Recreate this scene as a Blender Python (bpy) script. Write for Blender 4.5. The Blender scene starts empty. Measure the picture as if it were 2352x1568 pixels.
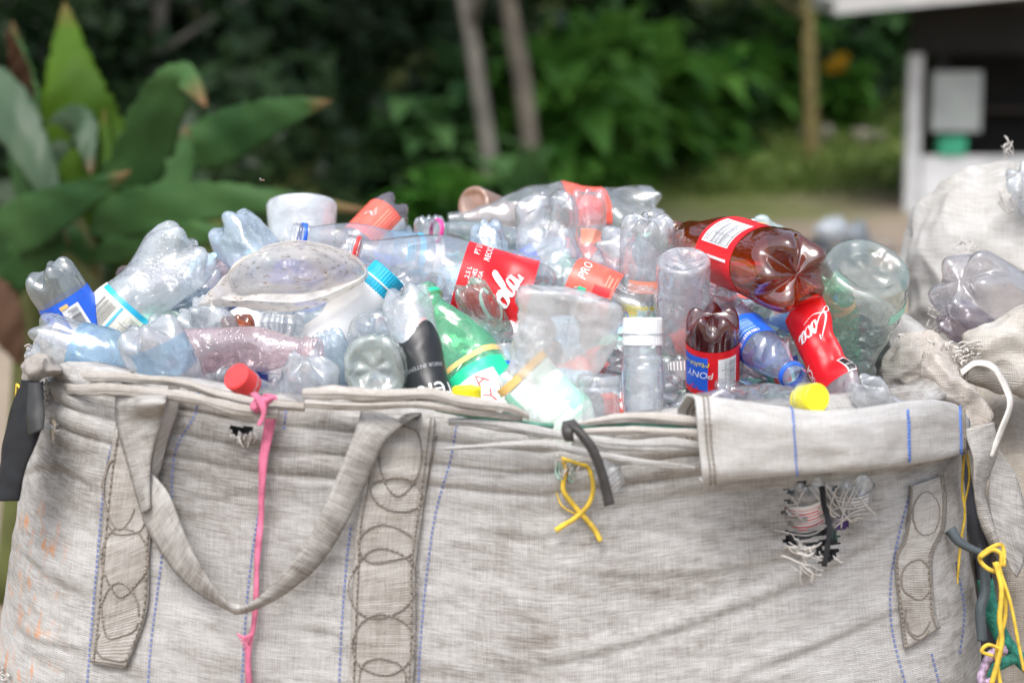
import bpy, bmesh, math, random
import numpy as np
from mathutils import Vector, Matrix
from mathutils.bvhtree import BVHTree
random.seed(7); RNG = np.random.default_rng(7)
S = bpy.context.scene
COL = S.collection
R_ = math.radians
# ------------------------------------------------------------------ camera
PITCH = R_(7.9); FPX = 3920.0; CZ = 1.7
cam_d = bpy.data.cameras.new('camera'); cam = bpy.data.objects.new('camera', cam_d); COL.objects.link(cam)
cam.location = (0, 0, CZ); cam.rotation_euler = (R_(90) - PITCH, 0, 0)
cam_d.sensor_width = 36; cam_d.lens = 60; cam_d.clip_end = 400; cam_d.clip_start = 0.05
cam_d.dof.use_dof = True; cam_d.dof.focus_distance = 2.33; cam_d.dof.aperture_fstop = 2.6
S.camera = cam
CF = np.array([0, math.cos(PITCH), -math.sin(PITCH)]); CU = np.array([0, math.sin(PITCH), math.cos(PITCH)])
CX = np.array([1.0, 0, 0]); C0 = np.array([0, 0, CZ])
def P(x, y, d):
    return C0 + d * (CF + CX * ((x - 1176) / FPX) - CU * ((y - 784) / FPX))
def proj(p):
    v = np.asarray(p) - C0
    d = v @ CF
    return 1176 + FPX * (v @ CX) / d, 784 - FPX * (v @ CU) / d, d
# ------------------------------------------------------------------ sky + sun (overcast)
W = bpy.data.worlds.new('World'); S.world = W; W.use_nodes = True
nt = W.node_tree; nt.nodes.clear()
sky = nt.nodes.new('ShaderNodeTexSky'); sky.sky_type = 'NISHITA'; sky.sun_disc = False
sky.sun_elevation = R_(58); sky.sun_rotation = R_(200); sky.air_density = 1.0; sky.dust_density = 4.0; sky.ozone_density = 2.0
hs = nt.nodes.new('ShaderNodeHueSaturation'); hs.inputs['Saturation'].default_value = 0.6
bgn = nt.nodes.new('ShaderNodeBackground'); bgn.inputs['Strength'].default_value = 0.15
wo = nt.nodes.new('ShaderNodeOutputWorld')
nt.links.new(sky.outputs[0], hs.inputs['Color']); nt.links.new(hs.outputs[0], bgn.inputs[0]); nt.links.new(bgn.outputs[0], wo.inputs[0])
sd = bpy.data.lights.new('sun', 'SUN'); sd.energy = 1.1; sd.angle = R_(30); sd.color = (1, .985, .96)
sun = bpy.data.objects.new('sun', sd); COL.objects.link(sun); sun.rotation_euler = (R_(32), 0, R_(-20))
S.view_settings.view_transform = 'Standard'; S.view_settings.look = 'None'; S.view_settings.gamma = 1
S.view_settings.exposure = 0.86
cy = S.cycles
cy.use_denoising = True; cy.max_bounces = 16; cy.diffuse_bounces = 8; cy.glossy_bounces = 5
cy.transmission_bounces = 8; cy.transparent_max_bounces = 28; cy.caustics_reflective = False; cy.caustics_refractive = False
# ------------------------------------------------------------------ noise
_pr = np.random.default_rng(3); _perm = np.concatenate([_pr.permutation(256)] * 3)
_g = _pr.normal(size=(256, 3)); _g /= np.linalg.norm(_g, axis=1)[:, None]
def pn(p, seed=0):
    p = np.asarray(p, float) + seed * 17.31 + 100.5
    i = np.floor(p).astype(int); f = p - i; i &= 255
    u = f * f * f * (f * (f * 6 - 15) + 10)
    def g(a, b, c):
        h = _perm[_perm[_perm[(i[..., 0] + a) & 255] + ((i[..., 1] + b) & 255)] + ((i[..., 2] + c) & 255)]
        return (_g[h] * (f - np.array([a, b, c]))).sum(-1)
    def L(a, b, t): return a + (b - a) * t
    x0 = L(L(g(0,0,0), g(1,0,0), u[..., 0]), L(g(0,1,0), g(1,1,0), u[..., 0]), u[..., 1])
    x1 = L(L(g(0,0,1), g(1,0,1), u[..., 0]), L(g(0,1,1), g(1,1,1), u[..., 0]), u[..., 1])
    return L(x0, x1, u[..., 2]) * 1.5
def sst(a, b, x):
    t = np.clip((x - a) / (b - a), 0, 1); return t * t * (3 - 2 * t)
# ------------------------------------------------------------------ object helpers
def mesh_obj(name, V, F, mats, parent=None, fm=None, uv=None, smooth=True):
    me = bpy.data.meshes.new(name)
    me.from_pydata([tuple(v) for v in np.asarray(V, float)], [], [tuple(int(i) for i in f) for f in F])
    if not isinstance(mats, (list, tuple)): mats = [mats]
    for m in mats: me.materials.append(m)
    if fm is not None: me.polygons.foreach_set('material_index', np.asarray(fm, np.int32))
    if smooth: me.polygons.foreach_set('use_smooth', np.ones(len(me.polygons), bool))
    if uv is not None:
        l = me.uv_layers.new(name='UVMap'); vi = np.empty(len(me.loops), np.int32)
        me.loops.foreach_get('vertex_index', vi); l.data.foreach_set('uv', np.asarray(uv, np.float32)[vi].ravel())
    me.update()
    o = bpy.data.objects.new(name, me); COL.objects.link(o)
    if parent: o.parent = parent
    return o
def tag(o, label, cat, group=None, kind=None):
    if label: o['label'] = label
    if cat: o['category'] = cat
    if group: o['group'] = group
    if kind: o['kind'] = kind
    return o
def empty(name, loc=(0, 0, 0), M=None):
    o = bpy.data.objects.new(name, None); COL.objects.link(o); o.empty_display_size = .05
    if M is not None: o.matrix_world = M
    else: o.location = tuple(loc)
    return o
def grid_faces(nr, nc, wrap=False, o=0):
    F = []
    for i in range(nr - 1):
        for j in range(nc if wrap else nc - 1):
            k = (j + 1) % nc
            F.append((o + i*nc + j, o + i*nc + k, o + (i+1)*nc + k, o + (i+1)*nc + j))
    return F
def catmull(pts, n):
    p = np.asarray(pts, float)
    if len(p) == 2: t = np.linspace(0, 1, n)[:, None]; return p[0] * (1 - t) + p[1] * t
    q = np.vstack([2*p[0]-p[1], p, 2*p[-1]-p[-2]])
    tt = np.linspace(0, len(p) - 1 - 1e-9, n); out = []
    for t in tt:
        i = int(t); f = t - i; a, b, c, d = q[i], q[i+1], q[i+2], q[i+3]
        out.append(.5*((2*b) + (c-a)*f + (2*a-5*b+4*c-d)*f*f + (3*b-a-3*c+d)*f**3))
    return np.array(out)
def tube_arrays(path, r, seg=6, o=0):
    p = np.asarray(path, float); n = len(p); r = np.broadcast_to(r, n)
    t = np.gradient(p, axis=0); t /= np.linalg.norm(t, axis=1)[:, None] + 1e-12
    ref = np.array([0, 0, 1.0]) if abs(t[0][2]) < .9 else np.array([1.0, 0, 0])
    V = []; x = np.cross(t[0], ref); x /= np.linalg.norm(x)
    for i in range(n):
        x = x - t[i] * (x @ t[i]); x /= np.linalg.norm(x); y = np.cross(t[i], x)
        for k in range(seg):
            a = 2*math.pi*k/seg; V.append(p[i] + r[i]*(x*math.cos(a) + y*math.sin(a)))
    F = grid_faces(n, seg, True, o)
    F.append(tuple(o + k for k in range(seg))[::-1]); F.append(tuple(o + (n-1)*seg + k for k in range(seg)))
    return V, F
def tubes(name, paths, m, parent=None, seg=6):
    V, F = [], []
    for path, r in paths:
        v, f = tube_arrays(path, r, seg, len(V)); V += v; F += f
    return mesh_obj(name, V, F, m, parent)
# ------------------------------------------------------------------ materials
MATS = {}
def newmat(name):
    m = bpy.data.materials.new(name); m.use_nodes = True; n = m.node_tree; n.nodes.clear()
    out = n.nodes.new('ShaderNodeOutputMaterial'); return m, n, out
def N(n, t, **kw):
    x = n.nodes.new(t)
    for k, v in kw.items():
        if k in x.inputs: x.inputs[k].default_value = v
        else: setattr(x, k, v)
    return x
def c4(c): return (c[0], c[1], c[2], 1)
def simple(name, col, rough=.5, var=.15, vscale=20, bump=0, bscale=60, spec=.5, trans=0):
    if name in MATS: return MATS[name]
    m, n, out = newmat(name)
    b = N(n, 'ShaderNodeBsdfPrincipled'); b.inputs['Roughness'].default_value = rough
    b.inputs['Specular IOR Level'].default_value = spec
    tc = N(n, 'ShaderNodeTexCoord'); no = N(n, 'ShaderNodeTexNoise'); no.inputs['Scale'].default_value = vscale; no.inputs['Detail'].default_value = 5
    n.links.new(tc.outputs['Object'], no.inputs['Vector'])
    mx = N(n, 'ShaderNodeMix', data_type='RGBA')
    mr = N(n, 'ShaderNodeMapRange'); mr.inputs[1].default_value = .3; mr.inputs[2].default_value = .7
    n.links.new(no.outputs[0], mr.inputs[0]); n.links.new(mr.outputs[0], mx.inputs[0])
    mx.inputs[6].default_value = c4([x*(1-var) for x in col]); mx.inputs[7].default_value = c4([min(1, x*(1+var)) for x in col])
    n.links.new(mx.outputs[2], b.inputs['Base Color'])
    if bump:
        n2 = N(n, 'ShaderNodeTexNoise'); n2.inputs['Scale'].default_value = bscale; n2.inputs['Detail'].default_value = 4
        n.links.new(tc.outputs['Object'], n2.inputs['Vector'])
        bp = N(n, 'ShaderNodeBump'); bp.inputs['Distance'].default_value = bump; n.links.new(n2.outputs[0], bp.inputs['Height']); n.links.new(bp.outputs[0], b.inputs['Normal'])
    s = b.outputs[0]
    if trans:
        tr = N(n, 'ShaderNodeBsdfTranslucent'); n.links.new(mx.outputs[2], tr.inputs[0]); ms = N(n, 'ShaderNodeMixShader'); ms.inputs[0].default_value = trans
        n.links.new(s, ms.inputs[1]); n.links.new(tr.outputs[0], ms.inputs[2]); s = ms.outputs[0]
    n.links.new(s, out.inputs[0]); MATS[name] = m; return m
def pet(name, tint=(.97,.985,.995), milk=.12, mcol=(.91,.96,1.0), rough=.05, drops=0.0, dirt=0.0, edge=.85, dens=1.0, bump=.0005, crinkle=.0022, spec=1.0):
    """thin blown plastic wall: tinted see-through film, milky scatter, clear-coat reflection"""
    if name in MATS: return MATS[name]
    if min(mcol) > .7: milk = min(.8, milk*1.25)
    m, n, out = newmat(name)
    tc = N(n, 'ShaderNodeTexCoord'); lw = N(n, 'ShaderNodeLayerWeight'); lw.inputs['Blend'].default_value = .5
    pw = N(n, 'ShaderNodeMath', operation='POWER'); pw.inputs[1].default_value = 2.6; n.links.new(lw.outputs['Facing'], pw.inputs[0])
    tm = N(n, 'ShaderNodeMix', data_type='RGBA'); tm.inputs[6].default_value = c4(tint); tm.inputs[7].default_value = c4([x**(2.6*dens) * .66 for x in tint])
    pe = N(n, 'ShaderNodeMath', operation='POWER'); pe.inputs[1].default_value = 5.5; n.links.new(lw.outputs['Facing'], pe.inputs[0]); n.links.new(pe.outputs[0], tm.inputs[0])
    tr = N(n, 'ShaderNodeBsdfTransparent'); n.links.new(tm.outputs[2], tr.inputs[0])
    df = N(n, 'ShaderNodeBsdfDiffuse'); tl = N(n, 'ShaderNodeBsdfTranslucent'); df.inputs[0].default_value = c4(mcol); tl.inputs[0].default_value = c4(mcol)
    dm = N(n, 'ShaderNodeMixShader'); dm.inputs[0].default_value = .5; n.links.new(df.outputs[0], dm.inputs[1]); n.links.new(tl.outputs[0], dm.inputs[2])
    no = N(n, 'ShaderNodeTexNoise'); no.inputs['Scale'].default_value = 26; no.inputs['Detail'].default_value = 6; no.inputs['Roughness'].default_value = .65
    n.links.new(tc.outputs['Object'], no.inputs['Vector'])
    mr = N(n, 'ShaderNodeMapRange'); mr.inputs[1].default_value = .35; mr.inputs[2].default_value = .68; mr.inputs[3].default_value = milk*.62; mr.inputs[4].default_value = min(1, milk*1.4)
    n.links.new(no.outputs[0], mr.inputs[0])
    ad = N(n, 'ShaderNodeMath', operation='MULTIPLY_ADD'); n.links.new(pw.outputs[0], ad.inputs[0]); ad.inputs[1].default_value = edge*.1; n.links.new(mr.outputs[0], ad.inputs[2]); ad.use_clamp = True
    mm = N(n, 'ShaderNodeMixShader'); n.links.new(ad.outputs[0], mm.inputs[0]); n.links.new(tr.outputs[0], mm.inputs[1]); n.links.new(dm.outputs[0], mm.inputs[2])
    # bump: moulding waviness and droplets
    n2 = N(n, 'ShaderNodeTexNoise'); n2.inputs['Scale'].default_value = 45; n2.inputs['Detail'].default_value = 2
    n.links.new(tc.outputs['Object'], n2.inputs['Vector'])
    bp = N(n, 'ShaderNodeBump'); bp.inputs['Distance'].default_value = bump; bp.inputs['Strength'].default_value = 1; n.links.new(n2.outputs[0], bp.inputs['Height'])
    if crinkle:
        n4 = N(n, 'ShaderNodeTexNoise'); n4.inputs['Scale'].default_value = 12; n4.inputs['Detail'].default_value = 1.5; n4.inputs['Distortion'].default_value = .6
        n.links.new(tc.outputs['Object'], n4.inputs['Vector'])
        s4 = N(n, 'ShaderNodeMath', operation='SUBTRACT'); s4.inputs[1].default_value = .5; n.links.new(n4.outputs[0], s4.inputs[0]); a4 = N(n, 'ShaderNodeMath', operation='ABSOLUTE'); n.links.new(s4.outputs[0], a4.inputs[0])
        b4 = N(n, 'ShaderNodeBump'); b4.inputs['Distance'].default_value = crinkle*9; n.links.new(a4.outputs[0], b4.inputs['Height']); n.links.new(bp.outputs[0], b4.inputs['Normal']); bp = b4
    last = bp
    if drops:
        vo = N(n, 'ShaderNodeTexVoronoi'); vo.inputs['Scale'].default_value = 190; n.links.new(tc.outputs['Object'], vo.inputs['Vector'])
        m2 = N(n, 'ShaderNodeMapRange'); m2.inputs[1].default_value = .0; m2.inputs[2].default_value = .42; m2.inputs[3].default_value = 1; m2.inputs[4].default_value = 0; m2.interpolation_type = 'SMOOTHSTEP'
        n.links.new(vo.outputs['Distance'], m2.inputs[0])
        b2 = N(n, 'ShaderNodeBump'); b2.inputs['Distance'].default_value = drops; n.links.new(m2.outputs[0], b2.inputs['Height']); n.links.new(bp.outputs[0], b2.inputs['Normal']); last = b2
    lf = N(n, 'ShaderNodeLayerWeight'); lf.inputs['Blend'].default_value = .5; n.links.new(last.outputs[0], lf.inputs['Normal'])
    pf = N(n, 'ShaderNodeMath', operation='POWER'); pf.inputs[1].default_value = 3.0; n.links.new(lf.outputs['Facing'], pf.inputs[0])
    fm = N(n, 'ShaderNodeMath', operation='MULTIPLY_ADD'); n.links.new(pf.outputs[0], fm.inputs[0]); fm.inputs[1].default_value = .70*spec; fm.inputs[2].default_value = .15*spec; fm.use_clamp = True
    gl = N(n, 'ShaderNodeBsdfGlossy'); gl.inputs['Roughness'].default_value = rough; n.links.new(last.outputs[0], gl.inputs['Normal'])
    fs = N(n, 'ShaderNodeMixShader'); n.links.new(fm.outputs[0], fs.inputs[0]); n.links.new(mm.outputs[0], fs.inputs[1]); n.links.new(gl.outputs[0], fs.inputs[2])
    s = fs.outputs[0]
    if dirt:
        n3 = N(n, 'ShaderNodeTexNoise'); n3.inputs['Scale'].default_value = 85; n3.inputs['Detail'].default_value = 8
        mp = N(n, 'ShaderNodeMapping'); mp.inputs['Scale'].default_value = (1, 1, 3.2); n.links.new(tc.outputs['Object'], mp.inputs[0]); n.links.new(mp.outputs[0], n3.inputs['Vector'])
        m3 = N(n, 'ShaderNodeMapRange'); m3.inputs[1].default_value = .61; m3.inputs[2].default_value = .67; m3.inputs[4].default_value = .75; n.links.new(n3.outputs[0], m3.inputs[0])
        dd = N(n, 'ShaderNodeBsdfDiffuse'); dd.inputs[0].default_value = (.23, .13, .06, 1)
        ds = N(n, 'ShaderNodeMixShader'); n.links.new(m3.outputs[0], ds.inputs[0]); n.links.new(s, ds.inputs[1]); n.links.new(dd.outputs[0], ds.inputs[2]); s = ds.outputs[0]
    n.links.new(s, out.inputs[0]); MATS[name] = m; return m
CLEAR = pet('clear_pet', milk=.14, rough=.05)
CLEARW = pet('condensed_pet', milk=.32, drops=.0007, rough=.12, mcol=(.90,.95,.99))
FROST = pet('frosted_pet', milk=.26, rough=.07, mcol=(.92,.965,1.0))
BLUEP = pet('pale_blue_pet', tint=(.9,.95,.99), milk=.38, mcol=(.74,.88,.99), drops=.0010, rough=.1)
BLUEC = pet('blue_pet', tint=(.45,.62,.95), milk=.2, mcol=(.3,.45,.9))
GREYP = pet('grey_pet', tint=(.8,.84,.84), milk=.30, mcol=(.56,.62,.64), rough=.09)
GREENP = pet('green_pet', tint=(.40,.90,.56), milk=.40, mcol=(.26,.88,.52), rough=.06)
GREENL = pet('pale_green_pet', tint=(.78,.94,.85), milk=.2, mcol=(.6,.85,.72))
BROWN = pet('amber_pet', tint=(.72,.23,.05), milk=.13, mcol=(.55,.12,.02), rough=.03, dens=1.3, crinkle=.0008)
MAROON = pet('dark_red_pet', tint=(.45,.07,.05), milk=.34, mcol=(.24,.025,.025), rough=.06, dens=1.6)
GRAPE = pet('smoky_pet', tint=(.4,.33,.35), milk=.5, mcol=(.33,.28,.32), rough=.15)
PINKP = pet('pinkish_pet', tint=(.96,.86,.88), milk=.26, mcol=(.9,.72,.75), drops=.0008)
JUG = pet('dirty_jug_plastic', tint=(.97,.95,.92), milk=.62, mcol=(.95,.91,.86), rough=.3, dirt=1.0, edge=.2, crinkle=0, spec=.35)
TANP = pet('tan_plastic', tint=(.8,.5,.33), milk=.75, mcol=(.6,.34,.22), rough=.35)
WHITEP = simple('white_plastic', (.86,.86,.86), .32, .03)
PAL = dict(red=(.78,.012,.02), dred=(.5,.01,.02), orange=(.9,.13,.09), blue=(.02,.13,.72), sky=(.10,.50,.80), lblue=(.45,.7,.92), cyan=(.02,.42,.68),
           white=(.88,.88,.88), cream=(.82,.8,.7), black=(.018,.02,.022), grey=(.35,.36,.38), yellow=(.88,.72,.03), green=(.02,.62,.32), dgreen=(.01,.2,.1), pink=(.85,.05,.3), navy=(.02,.05,.35), gold=(.85,.55,.2), peach=(.95,.35,.25), lgreen=(.38,.80,.62), paleg=(.72,.85,.78), violet=(.25,.16,.5))
def L_(c):
    if c == 'film': return pet('label_film_blue', tint=(.72,.87,.98), milk=.3, mcol=(.62,.82,.97), crinkle=0, bump=0, spec=.4)
    return simple('label_' + c, PAL[c], .36, .13, 45, bump=.0004, bscale=90)
def CAPM(c): return simple('cap_' + c, {'red': (.8,.05,.05), 'yellow': (.93,.78,.02), 'cyan': (.01,.4,.62)}.get(c, PAL.get(c)), .42, .16, 60)
# ------------------------------------------------------------------ bottle maker
def b_profile(kind, Rr, L, rn):
    fin = .026 if L > .14 else .02
    zn = L - fin; sh = min(2.3*Rr, L*.42)
    z0 = .8*Rr if kind not in ('flat', 'jar', 'hdpe') else .2*Rr
    zs = list(np.linspace(z0, zn - sh, 46)); rs = []
    for z in zs:
        t = (z - z0) / (zn - sh - z0); r = Rr
        if kind == 'contour': r = Rr*(1 - .17*math.sin(math.pi*min(1, t*1.05))**1.4)
        if kind == 'waist': r = Rr*(1 - .1*math.exp(-((t-.75)/.12)**2))
        if kind == 'ribs': r = Rr*(1 - .035*abs(math.sin(t*math.pi*7))**1.5)
        if kind == 'jar': r = Rr*(.84 + .16*math.sin(math.pi*min(1, .12 + t*.95))) * (1 - .045*abs(math.sin(t*math.pi*11))*(t > .3))
        if kind == 'flat': r = Rr*(.97 - .05*math.exp(-((t-.16)/.05)**2))
        if kind == 'hdpe': r = Rr*(1.12 - .12*t)
        rs.append(r)
    r1 = rs[-1]
    for t in np.linspace(0, 1, 22)[1:]:
        zs.append(zn - sh + sh*t)
        rs.append(rn + (r1-rn)*(1 - t**1.7)**1.25 if kind != 'hdpe' else rn + (r1-rn)*(1-t)**.7)
    f = fin
    for dz, dr in ((.12,0),(.2,.0008),(.24,.0038),(.3,.0038),(.34,.0008),(.42,.0004),(.47,.002),(.53,.0004),(.62,.0004),(.66,.0018),(.71,.0004),(.80,.0004),(.84,.0018),(.89,.0004),(1,.0003)):
        zs.append(zn + f*dz); rs.append(rn + dr)
    return np.array(zs), np.array(rs)
class Body:
    def __init__(s, base, neck, Rpx, kind='soda', deform=(), roll=0, rn=None, cut=None, baser=None):
        B = P(*base); Np = P(*neck); s.L = float(np.linalg.norm(Np - B)); s.R = Rpx * base[2] / FPX
        s.rn = rn or min(.0135, s.R*.45); s.kind = kind; s.deform = deform; s.roll = roll
        z = (Np - B) / s.L; tocam = C0 - (B + Np)/2; x = tocam - z*(tocam @ z); x /= np.linalg.norm(x); y = np.cross(z, x)
        s.M = Matrix(((x[0], y[0], z[0], B[0]), (x[1], y[1], z[1], B[1]), (x[2], y[2], z[2], B[2]), (0, 0, 0, 1)))
        s.zs, s.rs = b_profile(kind, s.R, s.L, s.rn); s.cut = cut
    def D(s, Q):
        Rr, L = s.R, s.L
        for d in s.deform:
            k = d[0]; ang = np.arctan2(Q[:, 1], Q[:, 0]); rad = np.hypot(Q[:, 0], Q[:, 1])
            if k == 'ell':      # ell, ang, squash, z0, z1 (fractions)
                w = sst(d[3]-.12, d[3]+.05, Q[:, 2]/L) * (1 - sst(d[4]-.05, d[4]+.12, Q[:, 2]/L))
                a = d[1]; n = np.array([math.cos(a), math.sin(a)]); t = np.array([-n[1], n[0]])
                qn = Q[:, :2] @ n; qt = Q[:, :2] @ t
                qn = qn*(1 - w*(1-d[2])); qt = qt*(1 + w*(1-d[2])*.45)
                Q = Q.copy(); Q[:, :2] = qn[:, None]*n + qt[:, None]*t
            elif k == 'dent':   # dent, ang, zfrac, radius(m), depth(m)
                da = (ang - d[1] + math.pi) % (2*math.pi) - math.pi
                dd = np.sqrt((da*rad)**2 + ((Q[:, 2] - d[2]*L))**2) / d[3]
                h = d[4]*np.clip(1 - dd, 0, 1)**1.3; f = np.clip((rad - h)/np.maximum(rad, 1e-6), .1, 1)
                Q = Q.copy(); Q[:, 0] *= f; Q[:, 1] *= f
            elif k == 'crum':   # crum, amp(m), freq(1/m), seed
                endf = 1 - .85*sst(L-.05, L-.02, Q[:, 2])
                a1 = np.abs(pn(Q*d[2]*np.array([1,1,.7]), d[3])); a2 = np.abs(pn(Q*d[2]*2.3, d[3]+5)); b1 = pn(Q*d[2]*.45, d[3]+9)
                h = d[1]*(1.7*a1 + .6*a2 - .9*b1)*endf; h = h*sst(0, Rr*.6, rad)
                f = np.clip((rad - h)/np.maximum(rad, 1e-6), .15, 1.3); Q = Q.copy(); Q[:, 0] *= f; Q[:, 1] *= f
                Q[:, 2] += d[1]*.8*pn(Q*d[2]*.8, d[3]+20)*endf
            elif k == 'bend':   # bend, zfrac, dir ang, amount rad
                zc = d[1]*L; dz = np.clip(Q[:, 2]-zc, 0, None); a = d[3]*sst(0, .05, dz)
                Q = Q.copy(); Q[:, 0] += math.cos(d[2])*dz*np.sin(a); Q[:, 1] += math.sin(d[2])*dz*np.sin(a); Q[:, 2] -= dz*(1-np.cos(a))
            elif k == 'shear':  # lobes around
                Q = Q.copy(); w = sst(d[3]-.1, d[3]+.1, Q[:, 2]/L)*(1-sst(d[4]-.1, d[4]+.1, Q[:, 2]/L))
                f = 1 + w*d[1]*np.cos(d[2]*ang); Q[:, 0] *= f; Q[:, 1] *= f
        return Q
    def surf(s, th, z, off=0):
        r = np.interp(z, s.zs, s.rs) + off
        return s.D(np.stack([r*np.cos(th), r*np.sin(th), z], 1))
    def base_rows(s, th):
        Rr = s.R*(s.rs[0]/s.R); k = s.kind; rows = []
        sv = np.linspace(0.02, 1, 18)[:-1]
        if k in ('flat', 'jar', 'hdpe'):
            for q in sv:
                r = np.interp(q, [0,.3,.5,.62,.75,.9,1], [0,.35,.6,.72,.86,.975,1])*Rr
                z = np.interp(q, [0,.3,.5,.62,.75,.9,1], [.16,.15,.12,.03,.0,.07,.2])*s.R
                zz = np.full_like(th, z)
                if k != 'hdpe': zz = zz + s.R*.035*np.cos(6*th)*math.exp(-((q-.45)/.2)**2)
                rows.append(np.stack([r*np.cos(th), r*np.sin(th), zz], 1))
            return rows
        nl = 10 if k == 'lobe' else 5
        w = (.5 + .5*np.cos(nl*(th + s.roll)))**(.75 if nl == 5 else .8)
        if nl == 10: w = .45 + .55*w
        for q in sv:
            X = [0,.3,.5,.62,.75,.88,1]
            rp, zp = np.interp(q, X, [0,.3,.53,.70,.88,.985,1]), np.interp(q, X, [.16,.13,.03,0,.09,.34,.62])
            rv = np.interp(q, X, [0,.28,.47,.60,.76,.91,1]); zv = .22 + .58*(1 - math.sqrt(max(0, 1 - rv*rv)))**.8
            r = (rv + (rp-rv)*w)*Rr; z = (zv + (zp-zv)*w)*s.R
            rows.append(np.stack([r*np.cos(th), r*np.sin(th), z], 1))
        return rows
    def mesh(s, name, mat, parent=None, nt=112):
        th = np.linspace(0, 2*math.pi, nt, endpoint=False)
        rows = [s.D(q) for q in s.base_rows(th)]
        for z, r in zip(s.zs, s.rs):
            if s.cut and z > s.cut*s.L: break
            rows.append(s.D(np.stack([r*np.cos(th), r*np.sin(th), np.full_like(th, z)], 1)))
        V = np.vstack(rows); F = grid_faces(len(rows), nt, True); F.append(tuple(range(nt))[::-1])
        return mesh_obj(name, V, F, mat, parent)
    def label(s, z0, z1, mat, decals=(), t0=-math.pi, t1=math.pi, parent=None, roll=0, off=.0006, name='label', wob=0):
        zc = (z0+z1)/2*s.L; H = (z1-z0)*s.L; rc = float(np.interp(zc, s.zs, s.rs)); nt_, nz = 90, 24
        th = np.linspace(t0, t1, nt_); vv = np.linspace(-H/2, H/2, nz)
        T, Z = np.meshgrid(th, vv); Zw = zc + Z + wob*np.sin(T*3)*.3*H
        V = list(s.surf(T.ravel()+roll, Zw.ravel(), off)); F = grid_faces(nz, nt_); mats = [mat]; fm = [0]*len(F)
        lay = 0
        for dec in decals:
            lay += 1; v2, f2, m = dec(rc, H)
            if m not in mats: mats.append(m)
            v2 = np.asarray(v2, float); q = s.surf(v2[:, 0]/rc + roll, zc + v2[:, 1], off + .0003*lay)
            o = len(V); V += list(q); F += [tuple(o+i for i in f) for f in f2]; fm += [mats.index(m)]*len(f2)
        return mesh_obj(name, np.array(V), F, mats, parent, fm)
    def capmesh(s, col, parent, h=.017, dr=.0022, top=.002, r=None, name='cap'):
        r = r or s.rn + dr; z0 = s.L - h; prof = [(r*1.0, z0), (r, z0+.002), (r, z0+h*.5), (r, z0+h-.0015+top), (r-.0015, z0+h+top), (.001, z0+h+top)]
        nt = 72; th = np.linspace(0, 2*math.pi, nt, endpoint=False); V = []
        for i, (rr, z) in enumerate(prof):
            rb = rr*(1 + (.018*(np.arange(nt) % 2) if 0 < i < 4 else 0)); V.append(s.D(np.stack([rb*np.cos(th), rb*np.sin(th), np.full_like(th, z)], 1)))
        F = grid_faces(len(prof), nt, True); F.append(tuple((len(prof)-1)*nt + k for k in range(nt)))
        return mesh_obj(name, np.vstack(V), F, col, parent, smooth=False)
    def ring(s, col, parent, dz=.0125, h=.0062):
        nt = 48; th = np.linspace(0, 2*math.pi, nt, endpoint=False); V = []
        for rr, z in ((s.rn+.0008, 0), (s.rn+.0036, .0004), (s.rn+.0036, h-.0004), (s.rn+.0008, h)):
            V.append(s.D(np.stack([rr*np.cos(th), rr*np.sin(th), np.full_like(th, s.L-dz-h+z)], 1)))
        return mesh_obj('tamper_ring', np.vstack(V), grid_faces(4, nt, True), col, parent)
# decals -------------------------------------------------------------
_tc = {}
def text2d(txt, seg=.006, size=.01):
    key = txt
    if key not in _tc:
        cu = bpy.data.curves.new('t', 'FONT'); cu.body = txt; cu.align_x = 'CENTER'; cu.align_y = 'CENTER'; cu.size = 1; cu.resolution_u = 4
        o = bpy.data.objects.new('t', cu); COL.objects.link(o); dg = bpy.context.evaluated_depsgraph_get(); me = bpy.data.meshes.new_from_object(o.evaluated_get(dg))
        bm = bmesh.new(); bm.from_mesh(me); bmesh.ops.triangulate(bm, faces=bm.faces[:])
        for _ in range(3):
            es = [e for e in bm.edges if e.calc_length() > .22]
            if not es: break
            bmesh.ops.subdivide_edges(bm, edges=es, cuts=1); bmesh.ops.triangulate(bm, faces=bm.faces[:])
        _tc[key] = (np.array([v.co[:2] for v in bm.verts]), [tuple(v.index for v in f.verts) for f in bm.faces])
        bm.verts.ensure_lookup_table(); bm.free(); bpy.data.objects.remove(o); bpy.data.curves.remove(cu); bpy.data.meshes.remove(me)
    return _tc[key]
def TXT(txt, u, v, size, col, rot=0, wx=1.0, shear=0, flip=False):
    def f(rc, H):
        p, F = text2d(txt); q = p.copy(); q[:, 0] = q[:, 0]*wx + q[:, 1]*shear; q *= size; a = R_(rot); c, s = math.cos(a), math.sin(a)
        q = np.stack([q[:, 0]*c - q[:, 1]*s + u, q[:, 0]*s + q[:, 1]*c + v], 1); return q, F, L_(col)
    return f
def RECT(u0, v0, u1, v1, col, n=14, m=6):
    def f(rc, H):
        U, Vv = np.meshgrid(np.linspace(u0, u1, n), np.linspace(v0, v1, m)); return np.stack([U.ravel(), Vv.ravel()], 1), grid_faces(m, n), L_(col)
    return f
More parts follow.
